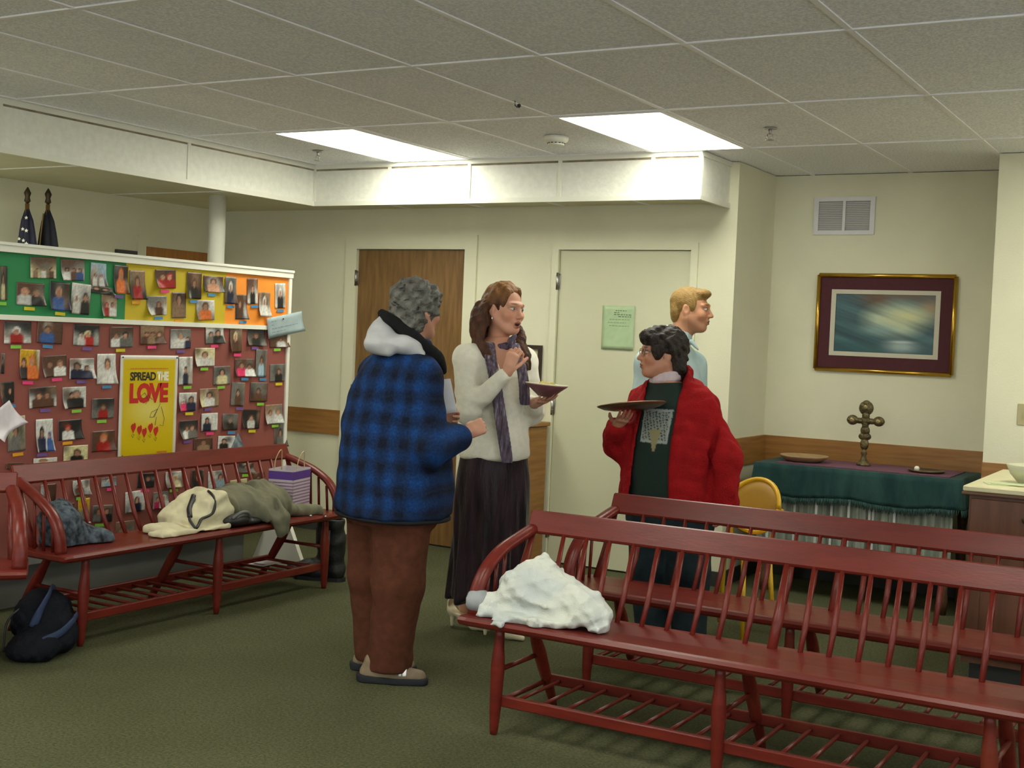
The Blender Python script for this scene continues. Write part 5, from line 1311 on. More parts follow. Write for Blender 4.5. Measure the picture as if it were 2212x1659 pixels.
    # shoes
    for nm, hl_, tl in (('shoe', (-.115, -.075, 0), (.172, -.100, 0)), ('shoe', (-.165, .11, 0), (.11, .075, 0))):
        f = Field((min(hl_[0], tl[0]) - .08, min(hl_[1], tl[1]) - .09, -.01), (max(hl_[0], tl[0]) + .08, max(hl_[1], tl[1]) + .09, .15), .0042)
        shoe_field(f, hl_, tl); X, Y, Z = f.full(); f.D = np.maximum(f.D, .016 - Z + 0 * f.D)
        sh = add_mesh(nm, f.mesh('shoe'), fabric('tan_shoe_leather', S(150, 132, 104), S(124, 108, 88), rough=.6, scale=9, sheen=0), o)
        f = Field((min(hl_[0], tl[0]) - .08, min(hl_[1], tl[1]) - .09, -.01), (max(hl_[0], tl[0]) + .08, max(hl_[1], tl[1]) + .09, .08), .0042)
        a, b = np.array(hl_, float), np.array(tl, float); d = b - a
        f.cone(a + d * .10 + (0, 0, .012), a + d * .55 + (0, 0, .012), .042, .045, .01); f.cone(a + d * .55 + (0, 0, .012), a + d * .88 + (0, 0, .014), .045, .036, .01); f.cone(a + d * .08 + (0, 0, .03), a + d * .16 + (0, 0, .03), .038, .038, .01)
        X, Y, Z = f.full(); f.D = np.maximum(f.D, np.maximum(0.0 - Z, Z - .030 - .02 * np.clip(.25 - ((X - a[0]) * d[0] + (Y - a[1]) * d[1]) / float(d @ d), 0, 1)) + 0 * f.D)
        add_mesh('sole', f.mesh('sole'), fabric('dark_shoe_sole', S(40, 42, 46), rough=.7, sheen=0), sh)
        if hl_[1] < 0:
            for k in (.60, .67):
                p = a + d * k; n_ = np.array((d[1], -d[0], 0)); n_ /= np.linalg.norm(n_)
                pts = [tuple(p + n_ * .040 * math.cos(t) + np.array((0, 0, .036 + .040 * math.sin(t)))) for t in np.linspace(.1, 1.35, 8)]
                MB().tube(pts, 1, 8, flat=(.0085, .003, tuple(d / np.linalg.norm(d)))).build('reflective_strap', mat('strap_glint_white', (.95, .97, .98), .3, var=.02), sh)  # near-white colour stands in for flash thrown back by the strap
    # sheet of paper in the far hand
    v = []; f_ = []
    for j in range(6):
        for i in range(3):
            t = j / 5; v.append((.085 - .035 * t + i * .0755, .235 - i * .035 + .008 * math.sin(t * 3), 1.100 + .012 * i + .145 * t))
    for j in range(5):
        for i in range(2): f_.append((j * 3 + i, j * 3 + i + 1, j * 3 + i + 4, j * 3 + i + 3))
    me = mesh('paper_sheet', v, f_, True)
    p = obj('paper_sheet', me, mat('white_paper', S(214, 214, 216), .7, var=.02), None, G, YAW); md = p.modifiers.new('t', 'SOLIDIFY'); md.thickness = .001
    tag(p, 'white sheet of paper held by the person in the plaid coat', 'paper')
    return o
person_a()

# ================================================================== person 2: cream cardigan, long auburn hair
def scarf_mat():
    m = bpy.data.materials.new('striped_scarf'); m.use_nodes = True; nt = m.node_tree; n = nt.nodes; b = n['Principled BSDF']; b.inputs['Roughness'].default_value = .85
    tc = n.new('ShaderNodeTexCoord'); mp = n.new('ShaderNodeMapping'); mp.inputs['Scale'].default_value = (1, 1, .12); nt.links.new(tc.outputs['Object'], mp.inputs[0])
    w_ = n.new('ShaderNodeTexNoise'); w_.inputs['Scale'].default_value = 95; w_.inputs['Detail'].default_value = 2; nt.links.new(mp.outputs[0], w_.inputs['Vector'])
    r = n.new('ShaderNodeValToRGB'); e = r.color_ramp.elements; e[0].position = .36; e[0].color = (*S(56, 48, 62), 1); e[1].position = .66; e[1].color = (*S(140, 130, 132), 1)
    k = e.new(.5); k.color = (*S(96, 80, 92), 1); k = e.new(.58); k.color = (*S(88, 84, 110), 1)
    nt.links.new(w_.outputs['Fac'], r.inputs[0]); nt.links.new(r.outputs[0], b.inputs['Base Color']); return m
def person_b():
    G = (-3.141, 5.358, 0); ang = math.radians(40)        # shoulder axis (.77, .64)
    skin = S(206, 152, 126)
    hc = np.array((-.012, .0, 1.592)); A = frame3(.74, -.67, -.06, .05)
    hm, hcols = head(hc, A, 1.0, skin, lips=S(160, 70, 64), brow=S(140, 96, 64), iris=S(70, 80, 84), neck_to=(-.025, .02, -.18), neck_r=.050, mouth_open=.008, smile=1, jaw=.97)
    tor = [(.865, -.030, 0, .185, .140), (.92, -.030, 0, .184, .138), (1.02, -.028, 0, .170, .125), (1.14, -.030, 0, .172, .130), (1.25, -.035, 0, .180, .135), (1.34, -.045, 0, .172, .115), (1.40, -.045, .0, .12, .085), (1.43, -.042, .01, .075, .065)]
    rs = (-.175, -.105, 1.345); re = (-.165, -.195, 1.100); rw = (.020, -.260, 1.300)
    ls = (.095, .105, 1.345); le = (.150, .045, 1.095); lw = (.150, -.13, 1.150)
    shr = [(z, x, y, a * .80, b * .80) for z, x, y, a, b in tor]
    fl = [(.02, -.02, .80), (.03, -.02, .45), (.0, -.01, .10)]; fr_ = [(-.09, .03, .80), (-.09, .08, .45), (-.15, .16, .10)]
    cm_ = core(shr, ang, [fl, fr_], [[rs, re, rw], [ls, le, lw]], (.065, .035))
    hr = hand(rw, (.14, -.05, .55), (.30, .45, .10), -1, (1.3, 1.25, 1.2, 1.1), .04, .170, (.25, .9), skin=skin, fore=re)
    hl = hand(lw, (.25, -.45, .12), (.0, .1, 1), -1, (.18, .18, .2, .3), .20, .170, (.65, .35), skin=skin, fore=le)
    # bare upper chest
    f = Field((-.2, -.2, 1.2), (.16, .2, 1.5), .006); f.loft([(1.22, -.035, 0, .150, .128), (1.34, -.042, 0, .150, .110), (1.41, -.04, 0, .10, .08), (1.46, -.03, .01, .055, .055)], ang, 0)
    ch_ = f.mesh('chest')
    o = finish_person([(hm, hcols), hr, hl, (cm_, np.array(skin)), (ch_, np.array(skin))], G, 'woman in a cream cardigan, striped scarf and dark velvet skirt, holding a plate')
    # cardigan
    f = Field((-.34, -.36, .84), (.30, .28, 1.46), .0065)
    f.loft(tor, ang, 0, p=2.2, rnd=.02)
    f.chain([(-.13, -.07, 1.375), rs, re], [.056, .064, .056], .04); f.cone(re, (np.array(re) * .12 + np.array(rw) * .88), .056, .038, .03)
    f.chain([(.06, .07, 1.375), ls, le], [.056, .062, .054], .04); f.cone(le, (np.array(le) * .15 + np.array(lw) * .85), .054, .038, .03)
    f.disp(.0035, 34, 14, (1, 1, .7)); f.disp(.0018, 80, 15)
    f.disp(-.006, 42, 16, (.8, .8, 1.4), mask=lambda X, Y, Z: np.exp(-((X + .16) ** 2 + (Y + .20) ** 2 + (Z - 1.12) ** 2) / .012), ridged=True, terms=4)
    # v-neck
    f.chain([(.058, -.145, 1.225), (.025, -.135, 1.32), (-.005, -.10, 1.42)], [.012, .045, .060], .01, True); f.chain([(.058, -.145, 1.225), (.07, -.11, 1.32), (.06, -.05, 1.43)], [.010, .040, .055], .01, True)
    c = add_mesh('cardigan', f.mesh('cardigan'), fabric('cream_knit', S(247, 244, 228), S(240, 236, 216), scale=40, bump=.5), o)
    f = Field((-.2, -.24, 1.05), (.2, .1, 1.36), .006); f.loft([(1.12, -.03, 0, .150, .112), (1.16, -.030, 0, .160, .120), (1.25, -.035, 0, .170, .127), (1.30, -.038, 0, .160, .117)], ang, 0)
    f.ell((.03, -.10, 1.36), (.11, .09, .09), .01, True)
    add_mesh('camisole', f.mesh('camisole'), fabric('ivory_camisole', S(206, 200, 160)), o)
    # long velvet skirt
    f = Field((-.34, -.30, .14), (.28, .30, .92), .0075)
    f.loft([(.185, -.038, .0, .192, .165), (.30, -.036, 0, .186, .160), (.60, -.028, 0, .186, .150), (.78, -.030, 0, .184, .142), (.90, -.030, 0, .170, .125)], ang, 0, rnd=.01)
    X, Y, Z = f.full(); a_ = np.arctan2(Y, X + .035); f.D += ((.010 * np.sin(a_ * 9 + 1.5 * np.sin(Z * 5)) + .006 * np.sin(a_ * 17 + Z * 6)) * np.clip((.88 - Z) * 1.8, 0, 1)).astype(np.float32)
    f.disp(.003, 40, 21, (1, 1, .3))
    sm2 = mat('crushed_velvet', S(16, 9, 12), .42, scale=9, color2=S(50, 32, 40), stretch=(2.2, 2.2, .45), sheen=.12, spec=.2, bump=.5, bscale=40)
    add_mesh('skirt', f.mesh('skirt'), sm2, o)
    # hair: swept back crown and long waves
    f = Field((-.27, -.22, 1.27), (.20, .24, 1.76), .0048)
    w = lambda x, y, z: hc + A.T @ np.array([x, y, z])
    f.ell(w(0, -.018, .044), (.084, .104, .092), 0, False, A)
    f.ell(w(0, -.075, -.02), (.080, .060, .10), .03, False, A)
    def lock(pts, rad, ph):
        P_ = spline(pts, 6); n_ = len(P_)
        Q_ = [p + np.array((.010 * math.sin(i * .8 + ph), .010 * math.cos(i * .7 + ph), 0)) * (i / n_) for i, p in enumerate(P_)]
        f.chain(Q_, [rad * (1 - .45 * i / n_) for i in range(n_)], .012)
    for k, (x0, y0) in enumerate(((.072, -.035), (.080, -.060), (.062, -.085), (.03, -.10), (-.01, -.105))):
        p0 = w(x0, y0, .0); base = np.array((-.132 + .014 * k, -.080 + .04 * k, 1.40 - .012 * (k % 3)))
        lock([p0, (p0 + base) / 2 + np.array((-.028, -.01, .015)), base, base + np.array((.03, .01, -.055))], .034, k * 1.7)
    for k, (x0, y0) in enumerate(((-.070, -.04), (-.074, -.07))):
        p0 = w(x0, y0, -.01); base = np.array((.085 + .012 * k, -.02 + .05 * k, 1.385)); lock([p0, (p0 + base) / 2 + np.array((.02, .0, .0)), base, base + np.array((.03, -.02, -.075))], .024, 3 + k)
    lock([w(.068, -.03, -.02), np.array((-.125, -.10, 1.46)), np.array((-.09, -.13, 1.39)), np.array((-.055, -.135, 1.345))], .026, 1.1)
    f.disp(.0045, 110, 31, (1, 1, .55), terms=12); f.disp(.002, 260, 33, (1, 1, .4))
    f.ell(w(0, .112, .006), (.074, .080, .094), .022, True, A); f.ell(w(0, .09, -.09), (.066, .07, .08), .01, True, A)
    f.ell(w(.088, .008, -.02), (.024, .026, .040), .008, True, A)
    me = f.mesh('hair'); V = verts(me); q = (np.sin(V @ np.array((140, 90, 30))) + np.sin(V @ np.array((-90, 150, 22)) + 1)) / 2
    up = np.clip((V[:, 2] - 1.60) / .10, 0, 1)[:, None]
    C = (np.array(S(74, 44, 28)) * (1 - up) + np.array(S(140, 96, 52)) * up) * (1 + .4 * q[:, None]); add_mesh('hair', me, M_hairv, o, C)
    e_ = MB(); p = w(.083, .004, -.050); e_.lathe([(.001, -.010), (.005, -.004), (.003, .004), (.001, .008)], 10, tuple(p)); e_.build('earring', mat('silver_jewelry', (.8, .8, .78), .2, metal=1, var=.02), o)
    # scarf: loop round the neck and two tails
    f = Field((-.17, -.28, .84), (.26, .16, 1.50), .0055)
    ring_ = [(-.035 + .068 * math.cos(t) * .9, .0 + .070 * math.sin(t), 1.425 + .018 * math.sin(t)) for t in np.linspace(0, 2 * math.pi, 14)]
    f.chain(ring_, .016, .01)
    f.chain([(.030, -.085, 1.44), (.045, -.095, 1.465)], [.020, .012], .012)
    def tail(pts, wd):
        P_ = spline(pts, 5)
        for i in range(len(P_) - 1):
            for s in (-1, -.33, .33, 1): f.cone(P_[i] + np.array((.77, .30, 0)) * s * wd, P_[i + 1] + np.array((.77, .30, 0)) * s * wd, .0085, .0085, .008)
    tail([(-.075, -.095, 1.425), (-.06, -.165, 1.33), (-.035, -.195, 1.22), (-.005, -.205, 1.08), (.020, -.195, .96), (.035, -.190, .870)], .024)
    tail([(.045, -.075, 1.425), (.075, -.125, 1.34), (.095, -.150, 1.25), (.105, -.160, 1.15)], .020)
    f.disp(.002, 70, 41, (1, 1, .15))
    add_mesh('scarf', f.mesh('scarf'), scarf_mat(), o)
    # cream court shoes with heels
    for hl_, tl in (((-.215, .16, 0), (-.02, .055, 0)), ((-.045, .0, 0), (.150, -.108, 0))):
        a, b = np.array(hl_, float), np.array(tl, float); d = b - a
        f = Field(np.minimum(a, b) - (.06, .06, .01), np.maximum(a, b) + (.06, .06, .17), .004)
        f.chain([a + d * .05 + (0, 0, .085), a + d * .30 + (0, 0, .066), a + d * .62 + (0, 0, .030), a + d * .95 + (0, 0, .016)], [.026, .026, .030, .014], .012)
        f.cone(a + d * .02 + (0, 0, .085), a + d * .02 + (0, 0, .12), .026, .026, .015)
        f.cone(a + d * .05 + (0, 0, .07), a + d * .03 + (0, 0, .004), .018, .008, .01)
        f.ell(a + d * .35 + (0, 0, .115), (.09, .075, .045), .008, True)
        X, Y, Z = f.full(); f.D = np.maximum(f.D, -Z + 0 * f.D)
        add_mesh('court_shoe', f.mesh('court_shoe'), mat('cream_leather', S(206, 196, 164), .45, var=.03), o)
    # stockinged feet just showing
    # plate of food in her left hand
    pl_ = empty('dessert_plate', (0, 0, 0), 0, 'small mauve plate of food held by the woman in the cream cardigan', 'plate')
    Mx = Matrix.Translation(G) @ Matrix.Rotation(YAW, 4, 'Z') @ Matrix.Translation((.200, -.225, 1.188)) @ Matrix.Rotation(.06, 4, 'Y')
    pl_.matrix_world = Mx
    MB().lathe([(.030, 0), (.036, .002), (.070, .030), (.098, .052), (.100, .056), (.096, .056), (.066, .034), (.030, .008), (.001, .008)], 32).build('dish', mat('mauve_plastic', S(120, 72, 78), .4, var=.05), pl_)
    MB().lathe([(.097, .0555), (.1015, .057), (.1015, .060), (.097, .060)], 32).build('rim', mat('white_rim', S(206, 200, 170), .4, var=.03), pl_)
    for (x, y, r) in ((-.02, .01, .022), (.025, -.01, .018), (.0, -.03, .016)):
        MB().lathe([(.001, .028), (r, .036), (r * 1.05, .052), (r * .6, .066), (.001, .070)], 14, (x, y, 0)).build('cake_piece', mat('yellow_cake', S(200, 180, 90), .8, var=.15, scale=60), pl_)
    return o
person_b()

# ================================================================== person 3: red fleece jacket, dark hair, plate
def person_c():
    G = (-2.398, 5.823, 0); ang = math.radians(-38)       # shoulder axis (.78, -.62)
    skin = S(182, 130, 104)
    hc = np.array((-.112, .0, 1.405)); A = frame3(-.97, -.12, .05)
    hm, hcols = head(hc, A, .98, skin, lips=S(120, 66, 60), brow=S(50, 36, 30), iris=S(40, 34, 30), neck_to=(.035, .0, -.17), neck_r=.060, jaw=1.06)
    cx_, cy_ = -.035, 0.0
    tor = [(.655, cx_, cy_, .255, .225), (.80, cx_, cy_, .258, .232), (.95, cx_, cy_, .248, .222), (1.08, cx_ - .005, cy_, .225, .200), (1.16, cx_ - .018, cy_, .190, .172), (1.225, cx_ - .032, cy_, .145, .130), (1.27, cx_ - .05, cy_, .100, .095), (1.30, cx_ - .055, cy_, .070, .068)]
    ls = (.075, -.105, 1.150); le = (.185, -.155, .930); lw = (.205, -.150, .725)
    rs = (-.160, .115, 1.155); re = (-.290, .055, .955); rw = (-.320, -.080, 1.055)
    shr = [(z, x, y, a * .78, b * .78) for z, x, y, a, b in tor]
    lgR = [(-.12, .075, .64), (-.11, .065, .35), (-.09, .055, .07)]; lgL = [(.05, -.065, .64), (.055, -.055, .35), (.075, -.045, .07)]
    cm_ = core(shr, ang, [lgR, lgL], [[rs, re, rw], [ls, le, lw]])
    hr = hand(rw, (.20, -.70, .36), (.10, .25, .9), 1, (.24, .22, .22, .26), .12, .160, (.70, .10), skin=skin, fore=re)
    hl = hand(lw, (-.05, .02, -1), (-.8, .2, 0), 1, (.5, .55, .6, .6), .08, .165, (.4, .5), skin=skin, fore=le)
    o = finish_person([(hm, hcols), hr, hl, (cm_, np.array(skin))], G, 'dark-haired woman in an open red fleece jacket and glasses, holding a round tray')
    fw = np.array((-.62, -.785, 0))
    # dark green sweatshirt with a printed square
    f = Field((-.36, -.32, .62), (.30, .30, 1.36), .0065)
    f.loft([(z, x, y, a * .90, b * .90) for z, x, y, a, b in tor if z < 1.28], ang, 0, rnd=.02); f.disp(.003, 34, 51, (1, 1, .6))
    me = f.mesh('sweatshirt'); V = verts(me); C = np.tile(np.array(S(24, 40, 34)), (len(V), 1))
    side = np.array((.785, -.62, 0)); s_ = (V - (cx_, cy_, 0)) @ side; z_ = V[:, 2]; front = ((V - (cx_, cy_, 0)) @ fw) > .02
    inq = (np.abs(s_ - .005) < .075) & (np.abs(z_ - 1.065) < .080) & front
    spk = (np.sin(V @ np.array((210, 130, 260))) * np.sin(V @ np.array((-160, 240, 190)) + 1) > -.35)
    C[inq & spk] = S(136, 142, 134); edge = inq & ((np.abs(s_ - .005) > .064) | (np.abs(z_ - 1.065) > .070)); C[edge] = S(150, 156, 150)
    dr = front & (np.abs(s_ - .01) < .020 - (1.00 - z_) * .25) & (z_ > .945) & (z_ < 1.05); C[dr] = S(140, 132, 96)
    add_mesh('sweatshirt', me, vcol_mat('sweatshirt_knit', .9, bump=.3, bscale=300), o, C)
    # open red jacket
    f = Field((-.50, -.40, .60), (.44, .36, 1.40), .0072)
    f.loft(tor, ang, 0, p=2.2, rnd=.02)
    f.chain([(.035, -.07, 1.215), ls, le], [.058, .085, .088], .05); f.cone(le, lw, .090, .076, .04)
    f.chain([(-.12, .08, 1.215), rs, re], [.058, .080, .080], .05); f.cone(re, (np.array(re) * .12 + np.array(rw) * .88), .080, .060, .04)
    f.ell((.015, .05, 1.245), (.105, .085, .045), .05); f.chain([(.0, -.095, 1.255), (-.008, -.05, 1.300), (.005, .02, 1.322), (-.03, .09, 1.305), (-.10, .10, 1.275)], .026, .03)
    f.disp(.006, 22, 55, (1, 1, .5)); f.disp(-.0065, 20, 57, (1.2, 1.2, .45), ridged=True, terms=4); f.disp(.0045, 40, 58, (1.1, 1.1, .8), ridged=True, terms=4); f.disp(.0022, 70, 56)
    f.chain([(.135, -.20, 1.10), (.125, -.215, .95), (.12, -.22, .75)], .012, .03, True)
    # front opening: wedge widening downward, cut through the shell
    X, Y, Z = f.full(); zk = (.60, .87, 1.0, 1.1, 1.2, 1.27, 1.36)
    uL = np.interp(Z, zk, (-.262, -.240, -.230, -.212, -.190, -.180, -.180)); uR = np.interp(Z, zk, (-.070, -.082, -.074, -.058, -.040, -.010, .02))
    gap = np.maximum(np.abs(X - (uL + uR) / 2) - (uR - uL) / 2, Y - .01); f.D = np.maximum(f.D, -gap.astype(np.float32))
    f.ell((-.115, -.04, 1.330), (.095, .090, .075), .01, True)
    cuff = fabric('red_fleece', S(150, 16, 20), S(136, 12, 16), scale=14, bump=.6, bscale=160)
    j = add_mesh('jacket', f.mesh('jacket'), cuff, o)
    # white turtleneck collar
    f = Field((-.22, -.14, 1.22), (.06, .14, 1.36), .005)
    for dz, rr_ in ((0, .061), (.014, .060), (.028, .058)):
        rg = [(-.085 + .2 * dz + (rr_ + .008) * math.cos(t), rr_ * math.sin(t), 1.285 + dz - .22 * rr_ * math.cos(t) * -1 * .8) for t in np.linspace(0, 2 * math.pi, 18)]
        f.chain(rg, .0125, .006)
    add_mesh('turtleneck', f.mesh('turtleneck'), fabric('white_rib_knit', S(196, 180, 184)), o)
    # hair
    f = Field(hc - .18, hc + .19, .0045); w = lambda x, y, z: hc + .98 * (A.T @ np.array([x, y, z]))
    f.ell(w(0, -.022, .046), (.092, .110, .098), 0, False, A); f.ell(w(0, -.072, -.045), (.080, .052, .085), .03, False, A); f.ell(w(0, .064, .082), (.074, .052, .044), .03, False, A)
    f.ell(w(.066, .038, .02), (.020, .030, .045), .015, False, A); f.ell(w(-.066, .038, .02), (.020, .030, .045), .015, False, A)
    f.cone(w(0, -.085, -.10), w(0, -.090, -.135), .055, .030, .03)
    f.disp(.0050, 95, 61, terms=12); f.disp(.0025, 240, 62)
    f.ell(w(0, .115, -.050), (.070, .075, .090), .010, True, A); f.ell(w(.090, .0, -.035), (.026, .034, .044), .008, True, A); f.ell(w(-.090, .0, -.035), (.026, .034, .044), .008, True, A)
    me = f.mesh('hair'); V = verts(me); q = np.sin(V @ np.array((120, 160, 60))) ; add_mesh('hair', me, M_hairv, o, np.array(S(38, 30, 24))[None] * (1 + .4 * q[:, None]))
    # glasses
    gm = MB()
    for s in (-1, 1):
        rg = [tuple(w(s * .033 + .024 * math.cos(t), .100 - .012 * abs(math.cos(t)) * 0, .004 + .018 * math.sin(t))) for t in np.linspace(0, 2 * math.pi, 20)]
        gm.tube(rg, .0016, 6); gm.tube([tuple(w(s * .057, .099, .010)), tuple(w(s * .076, .05, .010)), tuple(w(s * .080, -.01, .006))], .0016, 6)
    gm.tube([tuple(w(-.009, .102, .008)), tuple(w(0, .106, .011)), tuple(w(.009, .102, .008))], .0016, 6)
    gm.build('glasses', mat('gold_wire', S(130, 110, 90), .3, metal=.9, var=.05), o)
    # jeans and shoes
    f = Field((-.34, -.30, .02), (.30, .30, .76), .008)
    f.loft([(.58, -.035, 0, .215, .185), (.74, -.035, 0, .22, .19)], ang, 0)
    f.chain([(-.125, .07, .66), (-.115, .06, .35), (-.09, .055, .06)], [.120, .098, .085], .03); f.chain([(.055, -.065, .66), (.06, -.055, .35), (.08, -.045, .06)], [.125, .102, .088], .03)
    f.disp(.005, 28, 71, (1, 1, .5)); X, Y, Z = f.full(); f.D = np.maximum(f.D, .035 - Z + 0 * f.D)
    add_mesh('jeans', f.mesh('jeans'), fabric('dark_denim', S(28, 38, 44), S(38, 50, 54), scale=16), o)
    for hl_, tl in (((-.06, .11, 0), (-.20, -.07, 0)), ((.11, .03, 0), (-.0, -.17, 0))):
        f = Field((min(hl_[0], tl[0]) - .08, min(hl_[1], tl[1]) - .09, -.01), (max(hl_[0], tl[0]) + .08, max(hl_[1], tl[1]) + .09, .13), .005)
        shoe_field(f, hl_, tl); X, Y, Z = f.full(); f.D = np.maximum(f.D, -Z + 0 * f.D); add_mesh('shoe', f.mesh('shoe'), mat('black_leather', (.02, .019, .018), .4, var=.1), o)
    # round tray
    tr_ = empty('round_tray', (0, 0, 0), 0, 'round brown metal tray held up by the woman in red', 'tray')
    tr_.matrix_world = Matrix.Translation(G) @ Matrix.Rotation(YAW, 4, 'Z') @ Matrix.Translation((-.262, -.185, 1.140)) @ Matrix.Rotation(-.105, 4, 'Y') @ Matrix.Rotation(-.13, 4, 'X')
    mt = mat('bronze_tray', S(112, 84, 62), .35, var=.12, scale=20, metal=.55)
    MB().lathe([(.095, 0), (.10, .001), (.135, .008), (.160, .020), (.163, .024), (.158, .024), (.132, .012), (.098, .005), (.001, .005)], 48).build('dish', mt, tr_)
    MB().lathe([(.157, .0225), (.163, .0215), (.165, .025), (.160, .028)], 48).build('rim', mat('bronze_rim', S(140, 104, 78), .3, metal=.6, var=.08), tr_)
    return o
person_c()

# ================================================================== person 4: man in a pale blue shirt
def person_d():
    G = (-2.685, 6.533, 0); ang = math.radians(42)
    skin = S(196, 142, 108)
    hc = np.array((.016, .0, 1.648)); A = frame3(.95, -.30, -.02)
    hm, hcols = head(hc, A, 1.02, skin, lips=S(150, 90, 78), brow=S(120, 86, 50), iris=S(60, 70, 80), neck_to=(-.055, .02, -.17), neck_r=.058, jaw=1.08, beard=S(150, 104, 80))
    tor = [(.86, -.08, 0, .185, .135), (1.05, -.08, 0, .190, .138), (1.22, -.082, 0, .215, .140), (1.33, -.085, 0, .195, .125), (1.41, -.075, 0, .145, .095), (1.47, -.065, 0, .085, .075), (1.50, -.06, 0, .06, .06)]
    ls = (.060, .135, 1.350); le = (.105, .16, 1.07); lw = (.13, .05, .86)
    rs = (-.215, -.115, 1.350); re = (-.245, -.150, 1.07); rw = (-.235, -.19, .84)
    shr = [(z, x, y, a * .8, b * .8) for z, x, y, a, b in tor]
    lg = [[(-.15, -.06, .88), (-.15, -.07, .48), (-.15, -.06, .08)], [(-.01, .06, .88), (-.01, .05, .48), (-.01, .06, .08)]]
    cm_ = core(shr, ang, lg, [[rs, re, rw], [ls, le, lw]], (.075, .05))
    hr = hand(rw, (.05, -.1, -1), (.6, .3, 0), 1, (.5, .5, .55, .6), .08, .185, (.4, .5), skin=skin, fore=re)
    hl = hand(lw, (.1, -.1, -1), (-.6, -.3, 0), -1, (.5, .5, .55, .6), .08, .185, (.4, .5), skin=skin, fore=le)
    o = finish_person([(hm, hcols), hr, hl, (cm_, np.array(skin))], G, 'short-haired man in a pale blue shirt behind the woman in red')
    f = Field((-.42, -.32, .84), (.28, .32, 1.54), .0075)
    f.loft(tor, ang, 0, rnd=.02); f.chain([(-.16, -.07, 1.405), rs, re], [.045, .064, .060], .05); f.cone(re, (np.array(re) * .1 + np.array(rw) * .9), .060, .045, .03)
    f.chain([(.01, .08, 1.405), ls, le], [.045, .064, .060], .05); f.cone(le, (np.array(le) * .1 + np.array(lw) * .9), .060, .045, .03)
    f.disp(.004, 30, 81, (1, 1, .6))
    rg = [(-.045 + .066 * math.cos(t) + .012 * math.sin(t), .003 + .066 * math.sin(t), 1.500 - .020 * math.cos(t)) for t in np.linspace(0, 2 * math.pi, 18)]
    shm = fabric('pale_blue_cotton', S(180, 202, 202), S(168, 192, 194), scale=12, bump=.2)
    s1 = add_mesh('shirt', f.mesh('shirt'), shm, o)
    f = Field((-.2, -.15, 1.42), (.14, .15, 1.57), .005)
    for dz, k in ((0, 0), (.016, -.002), (.03, -.006), (-.016, .004)): f.chain([(x + 0, y * (1 + k * 8), z + dz) for x, y, z in rg], .0095, .008)
    f.cone((.02, -.06, 1.475), (.055, -.075, 1.435), .014, .006, .01); f.cone((-.01, -.075, 1.475), (-.005, -.098, 1.430), .014, .006, .01)
    add_mesh('collar', f.mesh('collar'), shm, s1)
    f = Field(hc - .17, hc + .19, .0042); w = lambda x, y, z: hc + 1.02 * (A.T @ np.array([x, y, z]))
    f.ell(w(0, -.018, .042), (.078, .099, .083), 0, False, A); f.ell(w(0, -.070, -.02), (.070, .038, .062), .025, False, A); f.ell(w(0, .062, .088), (.056, .044, .026), .025, False, A)
    f.ell(w(.066, .010, .02), (.014, .028, .036), .012, False, A); f.ell(w(-.066, .010, .02), (.014, .028, .036), .012, False, A)
    f.disp(.0012, 260, 91, (1, 1, .4)); f.ell(w(0, .112, -.035), (.078, .068, .100), .006, True, A); f.ell(w(.088, .0, -.030), (.024, .032, .040), .006, True, A); f.ell(w(-.088, .0, -.030), (.024, .032, .040), .006, True, A)
    me = f.mesh('hair'); V = verts(me); add_mesh('hair', me, M_hairv, o, np.array(S(140, 110, 58))[None] * (1 + .10 * np.sin(V @ np.array((260, 190, 40)))[:, None]))
    f = Field((-.36, -.26, .03), (.22, .26, .94), .009); f.loft([(.80, -.08, 0, .185, .138), (.92, -.08, 0, .185, .135)], ang, 0)
    for l in lg: f.chain(l, [.105, .085, .075], .03)
    f.disp(.004, 30, 95, (1, 1, .5)); X, Y, Z = f.full(); f.D = np.maximum(f.D, .04 - Z + 0 * f.D)
    add_mesh('trousers', f.mesh('trousers'), fabric('charcoal_twill', S(40, 40, 44)), o)
    for hl_, tl in (((-.20, -.02, 0), (.04, -.17, 0)), ((-.06, .10, 0), (.19, -.03, 0))):
        f = Field((min(hl_[0], tl[0]) - .08, min(hl_[1], tl[1]) - .09, -.01), (max(hl_[0], tl[0]) + .08, max(hl_[1], tl[1]) + .09, .13), .006)
        shoe_field(f, hl_, tl); X, Y, Z = f.full(); f.D = np.maximum(f.D, -Z + 0 * f.D); add_mesh('shoe', f.mesh('shoe'), MATS['black_leather'], o)
person_d()

# ------------------------------------------------------------------ things left on and under the benches
def at(name, me, m, label, cat, loc=(0, 0, 0)):
    o = obj(name, me, m, None, loc); tag(o, label, cat); return o
SZ = SEAT_Z
# white jacket on the nearest bench
f = Field((-2.56, 3.90, SZ - .03), (-1.86, 4.34, .72), .0048)
f.ell((-2.235, 4.13, SZ + .085), (.155, .115, .115), 0); f.ell((-2.10, 4.12, SZ + .065), (.175, .110, .085), .05); f.cone((-2.24, 4.13, SZ + .17), (-2.225, 4.14, SZ + .235), .040, .012, .05)
f.cone((-2.42, 4.06, SZ + .045), (-2.30, 4.08, SZ + .03), .044, .036, .03); f.cone((-2.06, 4.10, SZ + .07), (-1.975, 4.08, SZ + .045), .072, .048, .04); f.cone((-2.16, 4.03, SZ + .035), (-1.985, 4.05, SZ + .03), .045, .036, .03)
f.cone((-2.40, 4.02, SZ + .015), (-2.18, 4.00, SZ + .018), .018, .03, .03); f.cone((-2.33, 3.985, SZ + .004), (-2.28, 3.95, SZ - .012), .020, .010, .02)
f.disp(.010, 15, 101); f.disp(-.011, 20, 102, ridged=True, terms=4); f.disp(.007, 34, 104, ridged=True, terms=5); f.disp(-.004, 60, 105, ridged=True, terms=5); f.disp(.002, 110, 103)
